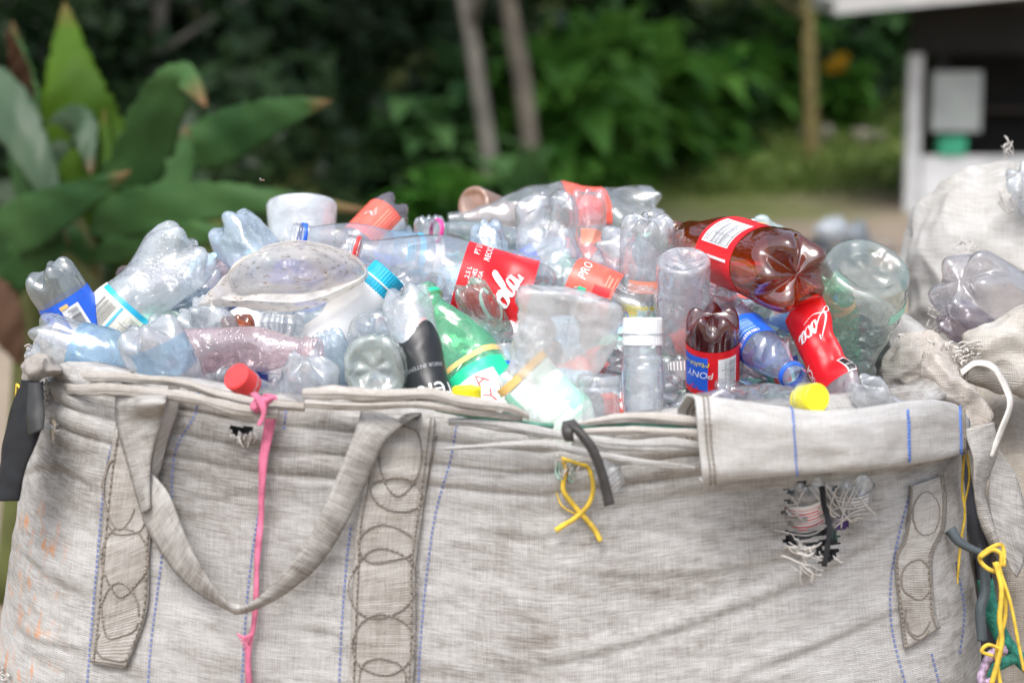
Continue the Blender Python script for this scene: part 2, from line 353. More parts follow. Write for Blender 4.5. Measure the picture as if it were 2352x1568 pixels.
def BARS(u0, v0, u1, v1, col, n=24, vert=True, fill=.5, seed=1):
    def f(rc, H):
        rg = random.Random(seed); V, F = [], []; a, b = (u0, u1) if vert else (v0, v1); st = (b-a)/n
        for i in range(n):
            w = st*fill*rg.uniform(.5, 1.5); p = a + st*i
            if vert: x0, x1, y0, y1 = p, p+w, v0, v1
            else: x0, x1, y0, y1 = u0, u0 + (u1-u0)*rg.uniform(.6, 1), p, p+w
            k = 2 if vert else 10; o = len(V)
            for j in range(k+1):
                for y in np.linspace(y0, y1, 4): V.append((x0 + (x1-x0)*j/k, y))
            F += [(o+j*4+i2, o+(j+1)*4+i2, o+(j+1)*4+i2+1, o+j*4+i2+1) for j in range(k) for i2 in range(3)]
        return V, F, L_(col)
    return f
def STROKE(pts, w, u, v, sc, col, rot=0, wmin=.25):
    """pen stroke, thick on downstrokes"""
    def f(rc, H):
        p = catmull(pts, len(pts)*8); t = np.gradient(p, axis=0); t /= np.linalg.norm(t, axis=1)[:, None]+1e-9
        nn = np.stack([-t[:, 1], t[:, 0]], 1); ww = w*(wmin + (1-wmin)*np.abs(t[:, 1])**1.3)*np.sin(np.linspace(.15, math.pi-.15, len(p)))**.4
        A = p + nn*ww[:, None]/2; B = p - nn*ww[:, None]/2; q = np.empty((2*len(p), 2)); q[0::2] = A; q[1::2] = B
        q *= sc; a = R_(rot); c, s = math.cos(a), math.sin(a); q = np.stack([q[:, 0]*c - q[:, 1]*s + u, q[:, 0]*s + q[:, 1]*c + v], 1)
        return q, [(2*i, 2*i+1, 2*i+3, 2*i+2) for i in range(len(p)-1)], L_(col)
    return f
def script(kind, u, v, sc, col, rot=0):
    G = {'o': [(.35,.95),(.08,.75),(0,.35),(.15,.02),(.45,.05),(.62,.4),(.55,.85),(.35,.97),(.3,.7),(.6,.62),(.8,.75)],
         'c': [(.62,.75),(.5,.95),(.25,.9),(.02,.5),(.1,.1),(.38,0),(.7,.22)],
         'l': [(-.1,.35),(.3,.9),(.62,1.7),(.5,1.95),(.3,1.7),(.12,.9),(.1,.25),(.3,0),(.55,.2)],
         'a': [(.6,.8),(.4,.97),(.15,.85),(0,.4),(.12,.05),(.35,.08),(.6,.6),(.68,.95),(.6,.4),(.68,.05),(.9,.1),(1.1,.45)],
         'C': [(1.3,1.5),(1.25,1.95),(.8,1.9),(.25,1.2),(.05,.4),(.4,-.1),(1.0,.1),(1.6,.7)],
         'w': [(1.1,.15),(.5,-.15),(-.1,-.5),(-.6,-.3),(-.3,.1),(.6,.0),(1.8,-.5),(3.0,-.35)],
         'T': [(-.5,1.9),(-.1,2.3),(.6,2.0),(1.4,2.4),(2.2,2.1)]}
    seq = {'cola': [('C',-1.75,0),('o',-.35,0),('l',.45,0),('a',1.05,0)], 'coca': [('C',-1.9,-.1),('o',-.25,0),('c',.55,0),('a',1.3,0),('w',-1.9,-.1)]}[kind]
    out = []
    for g, x, y in seq:
        pts = [(a + x + b*.28, b + y) for a, b in G[g]]
        out.append(STROKE(pts, .34 if g not in 'w' else .26, u, v, sc, col, rot))
    return out
BOT = []
def bottle(label, base, neck, Rpx, mat=None, kind='soda', deform=(), roll=0, labels=(), cap=None, ring=None, name='plastic_bottle', cat='bottle', rn=None, group=None, cut=None, capargs=None):
    b = Body(base, neck, Rpx, kind, deform, roll, rn, cut); mat = mat or CLEAR
    M = b.M.copy()
    if labels or cap or ring:
        root = empty(name, M=M); b.mesh('bottle_body', mat, root)
        for l in labels: b.label(l[0], l[1], L_(l[2]), *l[3:4], parent=root, **(l[4] if len(l) > 4 else {}))
        if cap: b.capmesh(CAPM(cap), root, **(capargs or {}))
        if ring: b.ring(CAPM(ring), root)
    else:
        root = b.mesh(name, mat); root.matrix_world = M
    tag(root, label, cat, group); BOT.append(root); return root, b
# ================================================================== GROUND AND FAR SETTING
def gz(x, y):
    x = np.asarray(x, float); y = np.asarray(y, float)
    a = np.interp(y, [-30, 10, 15, 20, 26, 29, 34, 45, 80], [0, 0, .15, .39, .74, 1.7, 4.2, 9, 26])
    b = np.interp(y, [-30, 9, 14, 18, 24, 34, 45, 80], [0, 0, .3, 1.0, 3.0, 7, 12, 28])
    w = sst(-1.5, 1.5, x - .12*(y-15)); g = b*(1-w) + a*w
    return g + .05*pn(np.stack([x*.5, y*.5, 0*x], -1)) + .25*pn(np.stack([x*.15, y*.15, 0*x], -1), 4)*sst(12, 26, y)
def build_ground():
    xs = np.linspace(-70, 70, 180); ys = np.concatenate([np.linspace(-30, 8, 20), np.linspace(8.4, 40, 120), np.linspace(41, 110, 30)])
    X, Y = np.meshgrid(xs, ys); V = np.stack([X, Y, gz(X, Y)], -1).reshape(-1, 3)
    m, n, out = newmat('ground_soil'); b = N(n, 'ShaderNodeBsdfPrincipled'); b.inputs['Roughness'].default_value = .95
    tc = N(n, 'ShaderNodeTexCoord'); sp = N(n, 'ShaderNodeSeparateXYZ'); n.links.new(tc.outputs['Object'], sp.inputs[0])
    no = N(n, 'ShaderNodeTexNoise'); no.inputs['Scale'].default_value = .45; no.inputs['Detail'].default_value = 7; n.links.new(tc.outputs['Object'], no.inputs['Vector'])
    # grass where far / away from the track
    q = N(n, 'ShaderNodeMath', operation='MULTIPLY_ADD'); n.links.new(no.outputs[0], q.inputs[0]); q.inputs[1].default_value = 9; n.links.new(sp.outputs['Y'], q.inputs[2])
    q2 = N(n, 'ShaderNodeMath', operation='MULTIPLY_ADD'); n.links.new(sp.outputs['X'], q2.inputs[0]); q2.inputs[1].default_value = -1.1; n.links.new(q.outputs[0], q2.inputs[2])
    mr = N(n, 'ShaderNodeMapRange'); mr.inputs[1].default_value = 19.4; mr.inputs[2].default_value = 22; n.links.new(q2.outputs[0], mr.inputs[0])
    n2 = N(n, 'ShaderNodeTexNoise'); n2.inputs['Scale'].default_value = 3.; n2.inputs['Detail'].default_value = 9; n.links.new(tc.outputs['Object'], n2.inputs['Vector'])
    so = N(n, 'ShaderNodeMix', data_type='RGBA'); so.inputs[6].default_value = (.21, .165, .12, 1); so.inputs[7].default_value = (.36, .29, .22, 1); n.links.new(n2.outputs[0], so.inputs[0])
    gr = N(n, 'ShaderNodeMix', data_type='RGBA'); gr.inputs[6].default_value = (.11, .14, .03, 1); gr.inputs[7].default_value = (.22, .25, .07, 1); n.links.new(n2.outputs[0], gr.inputs[0])
    mx = N(n, 'ShaderNodeMix', data_type='RGBA'); n.links.new(mr.outputs[0], mx.inputs[0]); n.links.new(so.outputs[2], mx.inputs[6]); n.links.new(gr.outputs[2], mx.inputs[7])
    n.links.new(mx.outputs[2], b.inputs['Base Color']); n.links.new(b.outputs[0], out.inputs[0])
    o = mesh_obj('ground', V, grid_faces(len(ys), len(xs)), m); tag(o, 'bare tan earth track rising into grassy slope', None, kind='structure')
build_ground()
def leafmat(name, c0, c1, trans=.35, rough=.45, scale=1.3, brown=None):
    m, n, out = newmat(name); b = N(n, 'ShaderNodeBsdfPrincipled'); b.inputs['Roughness'].default_value = rough; b.inputs['Specular IOR Level'].default_value = .28
    g = N(n, 'ShaderNodeNewGeometry'); no = N(n, 'ShaderNodeTexNoise'); no.inputs['Scale'].default_value = scale; no.inputs['Detail'].default_value = 6; n.links.new(g.outputs['Position'], no.inputs['Vector'])
    mr = N(n, 'ShaderNodeMapRange'); mr.inputs[1].default_value = .35; mr.inputs[2].default_value = .65; n.links.new(no.outputs[0], mr.inputs[0])
    mx = N(n, 'ShaderNodeMix', data_type='RGBA'); mx.inputs[6].default_value = c4(c0); mx.inputs[7].default_value = c4(c1); n.links.new(mr.outputs[0], mx.inputs[0]); colr = mx.outputs[2]
    if brown:
        uv = N(n, 'ShaderNodeUVMap'); sp = N(n, 'ShaderNodeSeparateXYZ'); n.links.new(uv.outputs[0], sp.inputs[0])
        a = N(n, 'ShaderNodeMath', operation='MULTIPLY_ADD'); n.links.new(no.outputs[0], a.inputs[0]); a.inputs[1].default_value = .25; n.links.new(sp.outputs['Y'], a.inputs[2])
        m2 = N(n, 'ShaderNodeMapRange'); m2.inputs[1].default_value = brown - .03; m2.inputs[2].default_value = brown + .18; n.links.new(a.outputs[0], m2.inputs[0])
        m3 = N(n, 'ShaderNodeMix', data_type='RGBA'); n.links.new(m2.outputs[0], m3.inputs[0]); n.links.new(colr, m3.inputs[6]); m3.inputs[7].default_value = (.30, .13, .07, 1); colr = m3.outputs[2]
        w = N(n, 'ShaderNodeTexWave'); w.inputs['Scale'].default_value = 1; w.bands_direction = 'Y'; w.inputs['Distortion'].default_value = 2; mp = N(n, 'ShaderNodeMapping'); mp.inputs['Scale'].default_value = (1, 9, 1)
        n.links.new(uv.outputs[0], mp.inputs[0]); n.links.new(mp.outputs[0], w.inputs[0]); bp = N(n, 'ShaderNodeBump'); bp.inputs['Distance'].default_value = .0006; n.links.new(w.outputs[1], bp.inputs['Height']); n.links.new(bp.outputs[0], b.inputs['Normal'])
    n.links.new(colr, b.inputs['Base Color'])
    tr = N(n, 'ShaderNodeBsdfTranslucent'); n.links.new(colr, tr.inputs[0]); ms = N(n, 'ShaderNodeMixShader'); ms.inputs[0].default_value = trans
    n.links.new(b.outputs[0], ms.inputs[1]); n.links.new(tr.outputs[0], ms.inputs[2]); n.links.new(ms.outputs[0], out.inputs[0]); return m
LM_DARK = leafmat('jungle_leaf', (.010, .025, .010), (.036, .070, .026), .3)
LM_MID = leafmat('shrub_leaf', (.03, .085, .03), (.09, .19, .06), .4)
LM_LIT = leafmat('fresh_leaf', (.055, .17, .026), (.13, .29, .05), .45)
LM_GRASS = leafmat('grass_blade', (.10, .17, .035), (.2, .28, .07), .35, scale=.6)
LM_YEL = leafmat('yellow_leaf', (.55, .32, .02), (.7, .45, .05), .4)
BARK = simple('pale_bark', (.13, .12, .10), .9, .35, 3, bump=.02, bscale=9)
BARKO = simple('olive_bark', (.15, .12, .04), .85, .3, 4, bump=.01, bscale=12)
def leafcloud(name, pos, size, m, parent=None, aspect=2.2, droop=.3, rg=RNG):
    n = len(pos); size = np.broadcast_to(size, n)[:, None]
    a = rg.normal(size=(n, 3)); a[:, 2] = a[:, 2]*.6 - droop; a /= np.linalg.norm(a, axis=1)[:, None]
    b = rg.normal(size=(n, 3)); b = np.cross(a, b); b /= np.linalg.norm(b, axis=1)[:, None]; c = np.cross(a, b)
    L, Wd = size*.5, size*.5/aspect
    V = np.stack([pos - a*L, pos + b*Wd + c*Wd*.35, pos + a*L, pos - b*Wd + c*Wd*.35], 1).reshape(-1, 3)
    F = np.arange(4*n).reshape(n, 4)
    me = bpy.data.meshes.new(name); me.vertices.add(4*n); me.vertices.foreach_set('co', V.ravel()); me.loops.add(4*n); me.loops.foreach_set('vertex_index', F.ravel().astype(np.int32))
    me.polygons.add(n); me.polygons.foreach_set('loop_start', np.arange(0, 4*n, 4, dtype=np.int32)); me.polygons.foreach_set('loop_total', np.full(n, 4, np.int32)); me.update(calc_edges=True); me.materials.append(m)
    o = bpy.data.objects.new(name, me); COL.objects.link(o); o.parent = parent; return o
def clumps(n, nc, ext, rc, rg=RNG):
    ce = rg.normal(size=(nc, 3)); ce = ce/np.linalg.norm(ce, axis=1)[:, None]*rg.uniform(.35, 1, (nc, 1))*np.array(ext)
    k = rg.integers(0, nc, n); d = rg.normal(size=(n, 3)); d /= np.linalg.norm(d, axis=1)[:, None]
    return ce[k] + d*(rg.uniform(.5, 1, (n, 1)))*rc*rg.uniform(.6, 1.2, (nc, 1))[k]
# undergrowth: the mass of leaves covering the bank
n = 34000; X = RNG.uniform(-16, 22, n); Y = 12.6 + 20.4*RNG.random(n)**1.25; keep = (Y > 12.6 + 5.2*sst(-1.9, -.5, X)*(X < 1.2)) & ~((X > .09*Y - 1.2 + .7*pn(np.stack([Y*.3, X*0, X*0], -1))) & (Y < 27.5)) & ~((X > 3) & (Y < 27))
X, Y = X[keep], Y[keep]; hh = RNG.random(len(X))**1.5*(1.0 + 1.6*sst(-.2, .5, pn(np.stack([X*.35, Y*.35, 0*X], -1), 8)))
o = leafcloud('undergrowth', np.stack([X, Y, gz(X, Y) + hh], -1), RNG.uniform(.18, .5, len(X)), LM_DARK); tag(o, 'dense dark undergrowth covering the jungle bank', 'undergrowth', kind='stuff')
n = 16000; X = RNG.uniform(1.0, 13, n); Y = RNG.uniform(21.5, 33, n); X = X + .15*(Y-24) + (Y > 23.5)*0; n_ = 0
gk = pn(np.stack([X*.5, Y*.5, 0*X], -1), 3) > -.25
o = leafcloud('slope_grass', np.stack([X, Y, gz(X, Y) + RNG.random(n)*.28], -1)[gk], RNG.uniform(.12, .35, n)[gk], LM_GRASS, aspect=5, droop=-.9); tag(o, 'rough green grass on the slope behind the track', 'grass', kind='stuff')
# added canopy out of view, blocks the sky to keep the bank dark
n = 26000; pos = np.stack([RNG.uniform(-26, 26, n), RNG.uniform(13, 38, n), RNG.uniform(6.0, 10.5, n)], -1)
pos[:, 2] += .12*(pos[:, 1]-15); kk = (pn(pos*.22, 6) > -.28) & ~((pos[:, 0] > 1.2) & (pos[:, 1] < 23.5)) & ~((pos[:, 0] > 3.8) & (pos[:, 1] < 30))
o = leafcloud('shade_canopy', pos[kk], RNG.uniform(.5, 1.1, n)[kk], LM_DARK); tag(o, 'unseen leaf canopy added overhead to shade the bank', 'canopy', kind='stuff')
# jungle trees --------------------------------------------------
def tree(label, path, r0, r1, crown_px, ext, n, size, m=LM_DARK, bark=BARK, seed=1, limbs=3):
    rg = np.random.default_rng(seed); pp = catmull([P(*q) for q in path], 22); pp[0][2] = float(gz(pp[0][0], pp[0][1])) - .2; base = pp[0].copy()
    rt = empty('jungle_tree', base); V, F = tube_arrays(pp - base, np.linspace(r0, r1, 22)*(1 + .12*pn(pp*1.7, seed)), 12)
    for k in range(limbs):
        i = 12 + 3*k; e = pp[min(i, 21)] - base; dr = rg.normal(size=3)*np.array([1, .6, .3]); dr[2] = abs(dr[2]) + .5
        v, f = tube_arrays(np.array([e, e + dr*.8, e + dr*1.6 + [0, 0, .4]]), [r1*.7, r1*.5, r1*.2], 7, len(V)); V += v; F += f
    mesh_obj('trunk', V, F, bark, rt)
    c = P(*crown_px) - base; leafcloud('crown', clumps(n, 26, ext, min(ext)*.42, rg) + c, rg.uniform(size*.6, size*1.3, n), m, rt, rg=rg)
    tag(rt, label, 'tree', 'trees of the jungle edge'); return rt
tree('pale leaning tree trunk at centre, the left of the two side by side', [(1135, 470, 15.5), (1120, 330, 15.5), (1088, 120, 15.5), (1060, -60, 15.5), (1040, -330, 15.5)], .085, .07, (1040, -900, 15.5), (2.2, 1.6, 1.4), 1500, .5, seed=2)
tree('thicker orange tinged tree trunk just right of the pale leaning one', [(1225, 420, 16.5), (1200, 190, 16.5), (1170, 20, 16.5), (1155, -120, 16.5), (1150, -400, 16.5)], .095, .085, (1170, -900, 16.5), (2.3, 1.6, 1.4), 1500, .5, bark=simple('orange_bark', (.15, .13, .10), .9, .4, 2.5, bump=.02, bscale=9), seed=3)
tree('slim dark trunk in shade above the banana leaves', [(330, 480, 17), (355, 150, 17), (372, 0, 17), (380, -200, 17)], .08, .06, (400, -480, 17), (1.8, 1.4, 1.2), 1200, .45, seed=4)
tree('slim straight olive trunk standing left of the hut', [(1866, 400, 25), (1862, 250, 25), (1858, 100, 25), (1852, -60, 25), (1850, -300, 25)], .12, .09, (1900, -560, 25), (2.2, 1.6, 1.3), 1400, .5, bark=BARKO, seed=5)
for i, (px, py, d, ex, lab) in enumerate([(620, 130, 20, 2.0, 'dark leafy tree filling the shade behind the banana plant'), (860, 60, 23, 2.2, 'shadowy tree between banana leaves and pale trunk'),
        (1330, 40, 27, 2.3, 'dark broad tree right of the two pale trunks'), (1560, 60, 29, 2.0, 'dim green tree above the bright shrubs'), (1720, 130, 30, 1.8, 'lighter green tree left of the slim olive trunk'),
        (2000, 90, 31, 2.0, 'green tree under the corner of the hut roof'), (60, 200, 16, 1.5, 'dark tree behind the browned banana leaf')]):
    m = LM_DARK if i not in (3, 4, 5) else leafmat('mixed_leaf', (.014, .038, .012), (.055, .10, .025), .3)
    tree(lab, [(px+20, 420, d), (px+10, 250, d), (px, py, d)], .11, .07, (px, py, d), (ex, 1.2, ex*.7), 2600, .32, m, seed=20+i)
# broad-leaved shrubs ------------------------------------------------
def blade(base, dirv, L, Wd, droop, seed, nl=7):
    d = np.array(dirv, float); d /= np.linalg.norm(d); side = np.cross(d, [0, 0, 1]); side /= np.linalg.norm(side)+1e-6; V = []
    for i in range(nl):
        t = i/(nl-1); c = np.array(base) + d*L*t + np.array([0, 0, -droop*L*t*t]); w = Wd*math.sin(math.pi*(t**.8)*.96 + .04)
        up = np.cross(side, d); V += [c - side*w + up*w*.35, c, c + side*w + up*w*.35]
    return V, [(3*i+j, 3*i+j+1, 3*i+j+4, 3*i+j+3) for i in range(nl-1) for j in range(2)]
def shrub_mesh(seed, n, h, m, name='leaves', lw=.13):
    rg = random.Random(seed); V, F = [], []
    for k in range(n):
        a = rg.uniform(0, 6.28); el = rg.uniform(.1, 1.35); z = rg.uniform(0, h*.75); dv = (math.cos(a)*math.cos(el), math.sin(a)*math.cos(el), math.sin(el))
        v, f = blade((math.cos(a)*h*.22*rg.random(), math.sin(a)*h*.22*rg.random(), z), dv, h*rg.uniform(.35, .6), h*lw*rg.uniform(.6, 1.1), rg.uniform(.2, .8), k)
        o = len(V); V += v; F += [tuple(i+o for i in q) for q in f]
    return mesh_obj(name, V, F, m)
SH = []
def shrub(px, py, d, h, m, seed, label, n=120):
    b = P(px, py, d); b[2] = float(gz(b[0], b[1])) - .05; o = shrub_mesh(seed, n, h, m, 'broadleaf_shrub'); o.location = tuple(b); tag(o, label, 'shrub', 'broad leaved shrubs along the jungle edge')
SHL = ['fresh green shrub at the foot of the pale leaning trunk', 'dark green shrub right below the two trunks', 'tall bright shrub right of the orange tinged trunk', 'wide dark shrub where grass meets jungle',
       'bright green shrub above the grass clearing', 'pale green bushy shrub near the clearing corner', 'small shrub beside the slim olive trunk', 'orange speckled shrub behind the clearing', 'bright shrub with yellow leaves left of the hut post',
       'low shrub in front of the tree trunks', 'shaded shrub left of the pale trunk', 'upright shrub behind the tall bright one', 'leafy shrub at the slope top']
for i, (px, py, d, h, m) in enumerate([(1015, 440, 14.4, .95, LM_LIT), (1195, 440, 14.9, 1.05, LM_MID), (1310, 400, 19, 1.25, LM_LIT), (1420, 395, 22, 1.3, LM_MID), (1500, 340, 24, 1.7, LM_LIT), (1620, 310, 25, 1.8, LM_LIT),
        (1790, 330, 28, 1.2, LM_MID), (1700, 350, 28, 1.2, LM_MID), (1940, 240, 27.5, 1.2, LM_LIT), (1110, 460, 14.1, .78, LM_MID), (930, 450, 15, .9, LM_DARK), (1370, 290, 26, 1.4, LM_MID), (1900, 180, 30, 1.4, LM_MID)]):
    shrub(px, py, d, h, m, 40+i, SHL[i])
srcs = [o for o in COL.objects if o.name.startswith('broadleaf_shrub')]
rs = random.Random(4)
for i, (px, py, d) in enumerate([(980, 400, 16), (1060, 330, 18.5), (1150, 300, 19), (1240, 330, 19), (1270, 400, 18), (1360, 330, 21), (1370, 400, 20), (1440, 330, 23), (1470, 380, 22.5), (1560, 350, 24.5), (1660, 340, 26), (1740, 320, 27.5), (1820, 280, 29), (1990, 250, 29), (2040, 240, 30), (1900, 240, 29)]):
    s_ = srcs[rs.choice([0, 1, 2, 3, 4, 5, 7, 11])]; o = s_.copy(); COL.objects.link(o); q = P(px, py, d); q[2] = float(gz(q[0], q[1])) - .05; o.location = tuple(q); o.rotation_euler[2] = rs.uniform(0, 6); k = rs.uniform(.8, 1.25); o.scale = (k, k, k)
    o.name = 'understorey_shrub'; tag(o, 'leafy shrub merging into the soft green band behind the pile', 'shrub', 'shrubs filling the green band behind')
b = P(1932, 150, 27); o = leafcloud('yellow_blossom', clumps(160, 4, (.22, .2, .16), .12) + b, .12, LM_YEL); tag(o, 'cluster of yellow orange blossom in the shrub left of the hut', 'blossom')
# banana plant ----------------------------------------------------------
def bleaf(parent, mid, wpx, m, fold0=.35, n=44, name='leaf'):
    seed_ = mid[0][0]*.37
    mp = catmull([P(*q) for q in mid], n); wd = wpx*mid[0][2]/FPX; V, UV = [], []
    t = np.gradient(mp, axis=0); t /= np.linalg.norm(t, axis=1)[:, None]
    for i in range(n):
        s = i/(n-1); side = np.cross(t[i], CF); side /= np.linalg.norm(side)+1e-9; back = CF
        w = wd*1.1*min(1, (s/.2+.12))**.7*(1 - max(0, s-.4)/.6)**.8 if s < 1 else 0.002; fold = fold0*.35; rip = (.16*abs(math.sin(i*1.7 + seed_)) if (i*7+int(seed_*3)) % 5 == 0 else 0)
        for j in range(-5, 6):
            u = j/5; tear = 1 - ((.08*max(0, math.sin(i*2.1+j)) + rip) if abs(j) == 5 else rip*.5*(abs(j) == 4))
            V.append(mp[i] + side*w*u*tear*math.cos(fold) + back*w*abs(u)*math.sin(fold)*1.2 + np.array([0, 0, -.2*w*u*u]) + CF*(.004*math.sin(i*.6 + u*3))); UV.append((u*.5+.5, s))
    o = mesh_obj(name, V, grid_faces(n, 11), m, parent, uv=UV); sol = o.modifiers.new('t', 'SOLIDIFY'); sol.thickness = .002; return o
BL1 = leafmat('banana_leaf', (.022, .075, .018), (.075, .17, .048), .35, .6, 2, brown=1.0)
BL2 = leafmat('banana_leaf_yellowgreen', (.05, .13, .006), (.11, .22, .012), .5, .6, 2, brown=1.03)
BL3 = leafmat('banana_leaf_grey_sheen', (.03, .07, .035), (.09, .14, .08), .25, .4, 2, brown=1.03)  # greyer green puts the reflection on the leaf into its colour
BLD = leafmat('dried_banana_leaf', (.07, .035, .018), (.14, .075, .045), .2, .8, 3)
STEM = simple('banana_stem', (.075, .085, .02), .6, .4, 5)
def banana(label, base, leaves, stemtop):
    b = P(*base); b[2] = float(gz(b[0], b[1])); rt = empty('banana_plant')
    st = catmull([b, (b + P(*stemtop))/2 + [.02, 0, 0], P(*stemtop)], 14); V, F = tube_arrays(st, np.linspace(.10, .045, 14), 12); mesh_obj('stem', V, F, STEM, rt)
    for mid, w, m, fo in leaves: bleaf(rt, mid, w, m, fo)
    tag(rt, label, 'banana plant', 'banana plants left of the sack'); return rt
d = 5.4
banana('tall banana plant with upright yellow green leaf', (150, 900, d), [
    ([(205, 430, d), (190, 300, d), (160, 160, d), (148, 5, d+.2)], 96, BL2, .25),
    ([(215, 560, d), (240, 470, d-.1), (232, 380, d-.1), (240, 250, d)], 48, BL2, .5),
    ([(190, 520, d), (300, 380, d-.2), (370, 230, d-.4), (420, 170, d-.5), (475, 245, d-.6)], 62, BL1, .5),
    ([(235, 600, d), (330, 450, d), (400, 360, d+.1), (430, 290, d+.2)], 75, BL1, .4),
    ([(400, 350, d+.3), (520, 300, d+.2), (640, 255, d), (760, 232, d-.2)], 58, BL1, .45),
    ([(190, 520, d), (330, 470, d-.3), (560, 452, d-.5), (850, 482, d-.6)], 50, BL1, .3),
    ([(200, 590, d), (340, 540, d-.3), (470, 530, d-.5), (640, 560, d-.6)], 34, BL1, .35)], (195, 420, d))
banana('banana plant at frame edge with browned drooping leaf tips', (30, 900, d+.4), [
    ([(60, 480, d), (62, 300, d), (45, 160, d), (28, 50, d)], 46, BL1, .8),
    ([(-90, 150, d), (10, 230, d-.2), (90, 380, d-.3), (160, 560, d-.3)], 55, BL3, .4),
    ([(90, 420, d), (150, 300, d), (190, 290, d-.1), (210, 400, d-.2)], 55, BL3, .3),
    ([(-60, 560, d), (60, 500, d-.3), (170, 450, d-.5), (300, 392, d-.6)], 58, BL1, .4),
    ([(-60, 700, d), (40, 600, d-.2), (150, 540, d-.3), (230, 640, d-.2)], 50, BL1, .5),
    ([(-70, 640, d-.1), (0, 720, d-.2), (50, 840, d-.2)], 60, BLD, .4),
    ([(60, 240, d), (40, 140, d-.1), (15, 60, d-.2)], 24, BLD, .5)], (70, 420, d+.2))
banana('small yellowish banana shoot at the foot of the tall plant', (300, 900, d+.3), [
    ([(160, 620, d), (200, 520, d), (240, 490, d), (320, 500, d)], 18, leafmat('yellowing_leaf', (.30, .30, .03), (.38, .34, .05), .4, .5, 2), .4),
    ([(250, 700, d), (330, 560, d), (350, 500, d), (300, 420, d)], 30, leafmat('olive_leaf', (.07, .10, .01), (.14, .15, .02), .4, .5, 2), .4)], (150, 470, d))
# hut ------------------------------------------------------------------
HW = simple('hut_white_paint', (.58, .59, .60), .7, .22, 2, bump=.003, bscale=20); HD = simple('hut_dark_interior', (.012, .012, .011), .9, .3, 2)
HR = simple('hut_roof_sheet', (.50, .50, .49), .5, .15, 2, bump=.004, bscale=8)
def boxm(name, x0, x1, y0, y1, z0, z1, m, parent, bev=.008):
    bm = bmesh.new(); bmesh.ops.create_cube(bm, size=1)
    for v in bm.verts: v.co = ((x0+x1)/2 + v.co.x*(x1-x0), (y0+y1)/2 + v.co.y*(y1-y0), (z0+z1)/2 + v.co.z*(z1-z0))
    if bev: bmesh.ops.bevel(bm, geom=bm.edges[:], offset=bev, segments=2, affect='EDGES')
    me = bpy.data.meshes.new(name); bm.to_mesh(me); bm.free(); me.materials.append(m); o = bpy.data.objects.new(name, me); COL.objects.link(o); o.parent = parent; return o
hut = empty('hut', (0, 0, 0)); HY = 20.0
def hp(x, y): p = P(x, y, HY); return p[0], p[2]
xl, _ = hp(2075, 300); xr, _ = hp(2108, 300); zb = .3; _, zs = hp(2100, 357); _, zt = hp(2100, 126); _, zroof = hp(2100, 20)
boxm('corner_post', xl, xr, HY-.03, HY+.1, zb, zt, HW, hut); boxm('lower_wall', xr+.003, 9.5, HY-.11, HY+.06, zb, zs, HW, hut)
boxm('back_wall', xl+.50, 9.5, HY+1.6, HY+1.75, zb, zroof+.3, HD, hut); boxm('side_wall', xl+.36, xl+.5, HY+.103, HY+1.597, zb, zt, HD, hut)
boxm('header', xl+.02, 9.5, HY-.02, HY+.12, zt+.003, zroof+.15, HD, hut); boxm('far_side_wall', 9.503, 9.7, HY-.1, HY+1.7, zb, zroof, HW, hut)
a = P(1908, 36, HY-1.2); e = P(2420, -14, HY-1.2); th = .16; V = []
for q, y in ((a, HY-1.1), (e + (e-a)*.6, HY-1.1), (e + (e-a)*.6, HY+2.2), (a + [.3, 0, .25], HY+2.2)):
    V += [(q[0], y, q[2]), (q[0], y, q[2]+th)]
mesh_obj('roof', V, [(0,2,4,6)[::-1], (1,3,5,7), (0,2,3,1), (2,4,5,3), (4,6,7,5), (6,0,1,7)], HR, hut, smooth=False)
boxm('shelf', xr+.6, 9.4, HY+1.2, HY+1.58, zs+.5, zs+.54, simple('hut_shelf', (.08, .06, .045), .8), hut, .004); boxm('beam', xl+.6, 9.4, HY-.6, HY-.5, zroof+.02, zroof+.14, simple('hut_beam', (.07, .055, .04), .8), hut, .004)
tag(hut, 'small white walled hut with dark open front and pale sheet roof', 'hut')
x0, z0 = hp(2122, 302); x1, z1 = hp(2234, 166); o = boxm('notice_board', x0, x1, HY-.2, HY-.17, z0, z1, simple('notice_sheet', (.30, .33, .32), .6, .12, 4), None, .004); tag(o, 'pale notice sheet hanging in the dark hut opening', 'notice')
x0, z0 = hp(2144, 352); x1, z1 = hp(2206, 312); o = boxm('green_crate', x0, x1, HY-.16, HY+.02, zs+.002, z1, simple('crate_green', (.03, .30, .17), .5, .2, 4), None, .01); tag(o, 'green box on the hut sill below the notice sheet', 'crate')
# scrap on the track
def lump(name, c, r, seed, m, label, cat, amp=.25):
    bm = bmesh.new(); bmesh.ops.create_icosphere(bm, subdivisions=4, radius=1); V = np.array([v.co[:] for v in bm.verts]); F = [tuple(v.index for v in f.verts) for f in bm.faces]; bm.free()
    V = V*(1 + amp*(pn(V*1.3, seed) - np.abs(pn(V*2.6, seed+1))))[:, None]*np.array(r); o = mesh_obj(name, V, F, m); o.location = tuple(c); tag(o, label, cat); return o
q = P(1872, 600, 9); lump('rubbish_bag', q, (.13, .12, .12), 5, simple('black_bag', (.02, .024, .03), .35, .3), 'dark plastic rubbish bag lying on the track beyond the pile', 'rubbish bag')
q = P(1912, 532, 9); lump('rubbish_bag', q, (.10, .09, .08), 6, simple('grey_bag', (.30, .33, .36), .3, .2), 'greyish clear plastic bag on top of the dark rubbish bag', 'rubbish bag')
q = P(1965, 560, 9.2); lump('rubbish_bag', q, (.08, .09, .13), 8, simple('slate_bag', (.13, .15, .17), .4, .2), 'slate grey bag leaning right of the dark rubbish bag', 'rubbish bag')
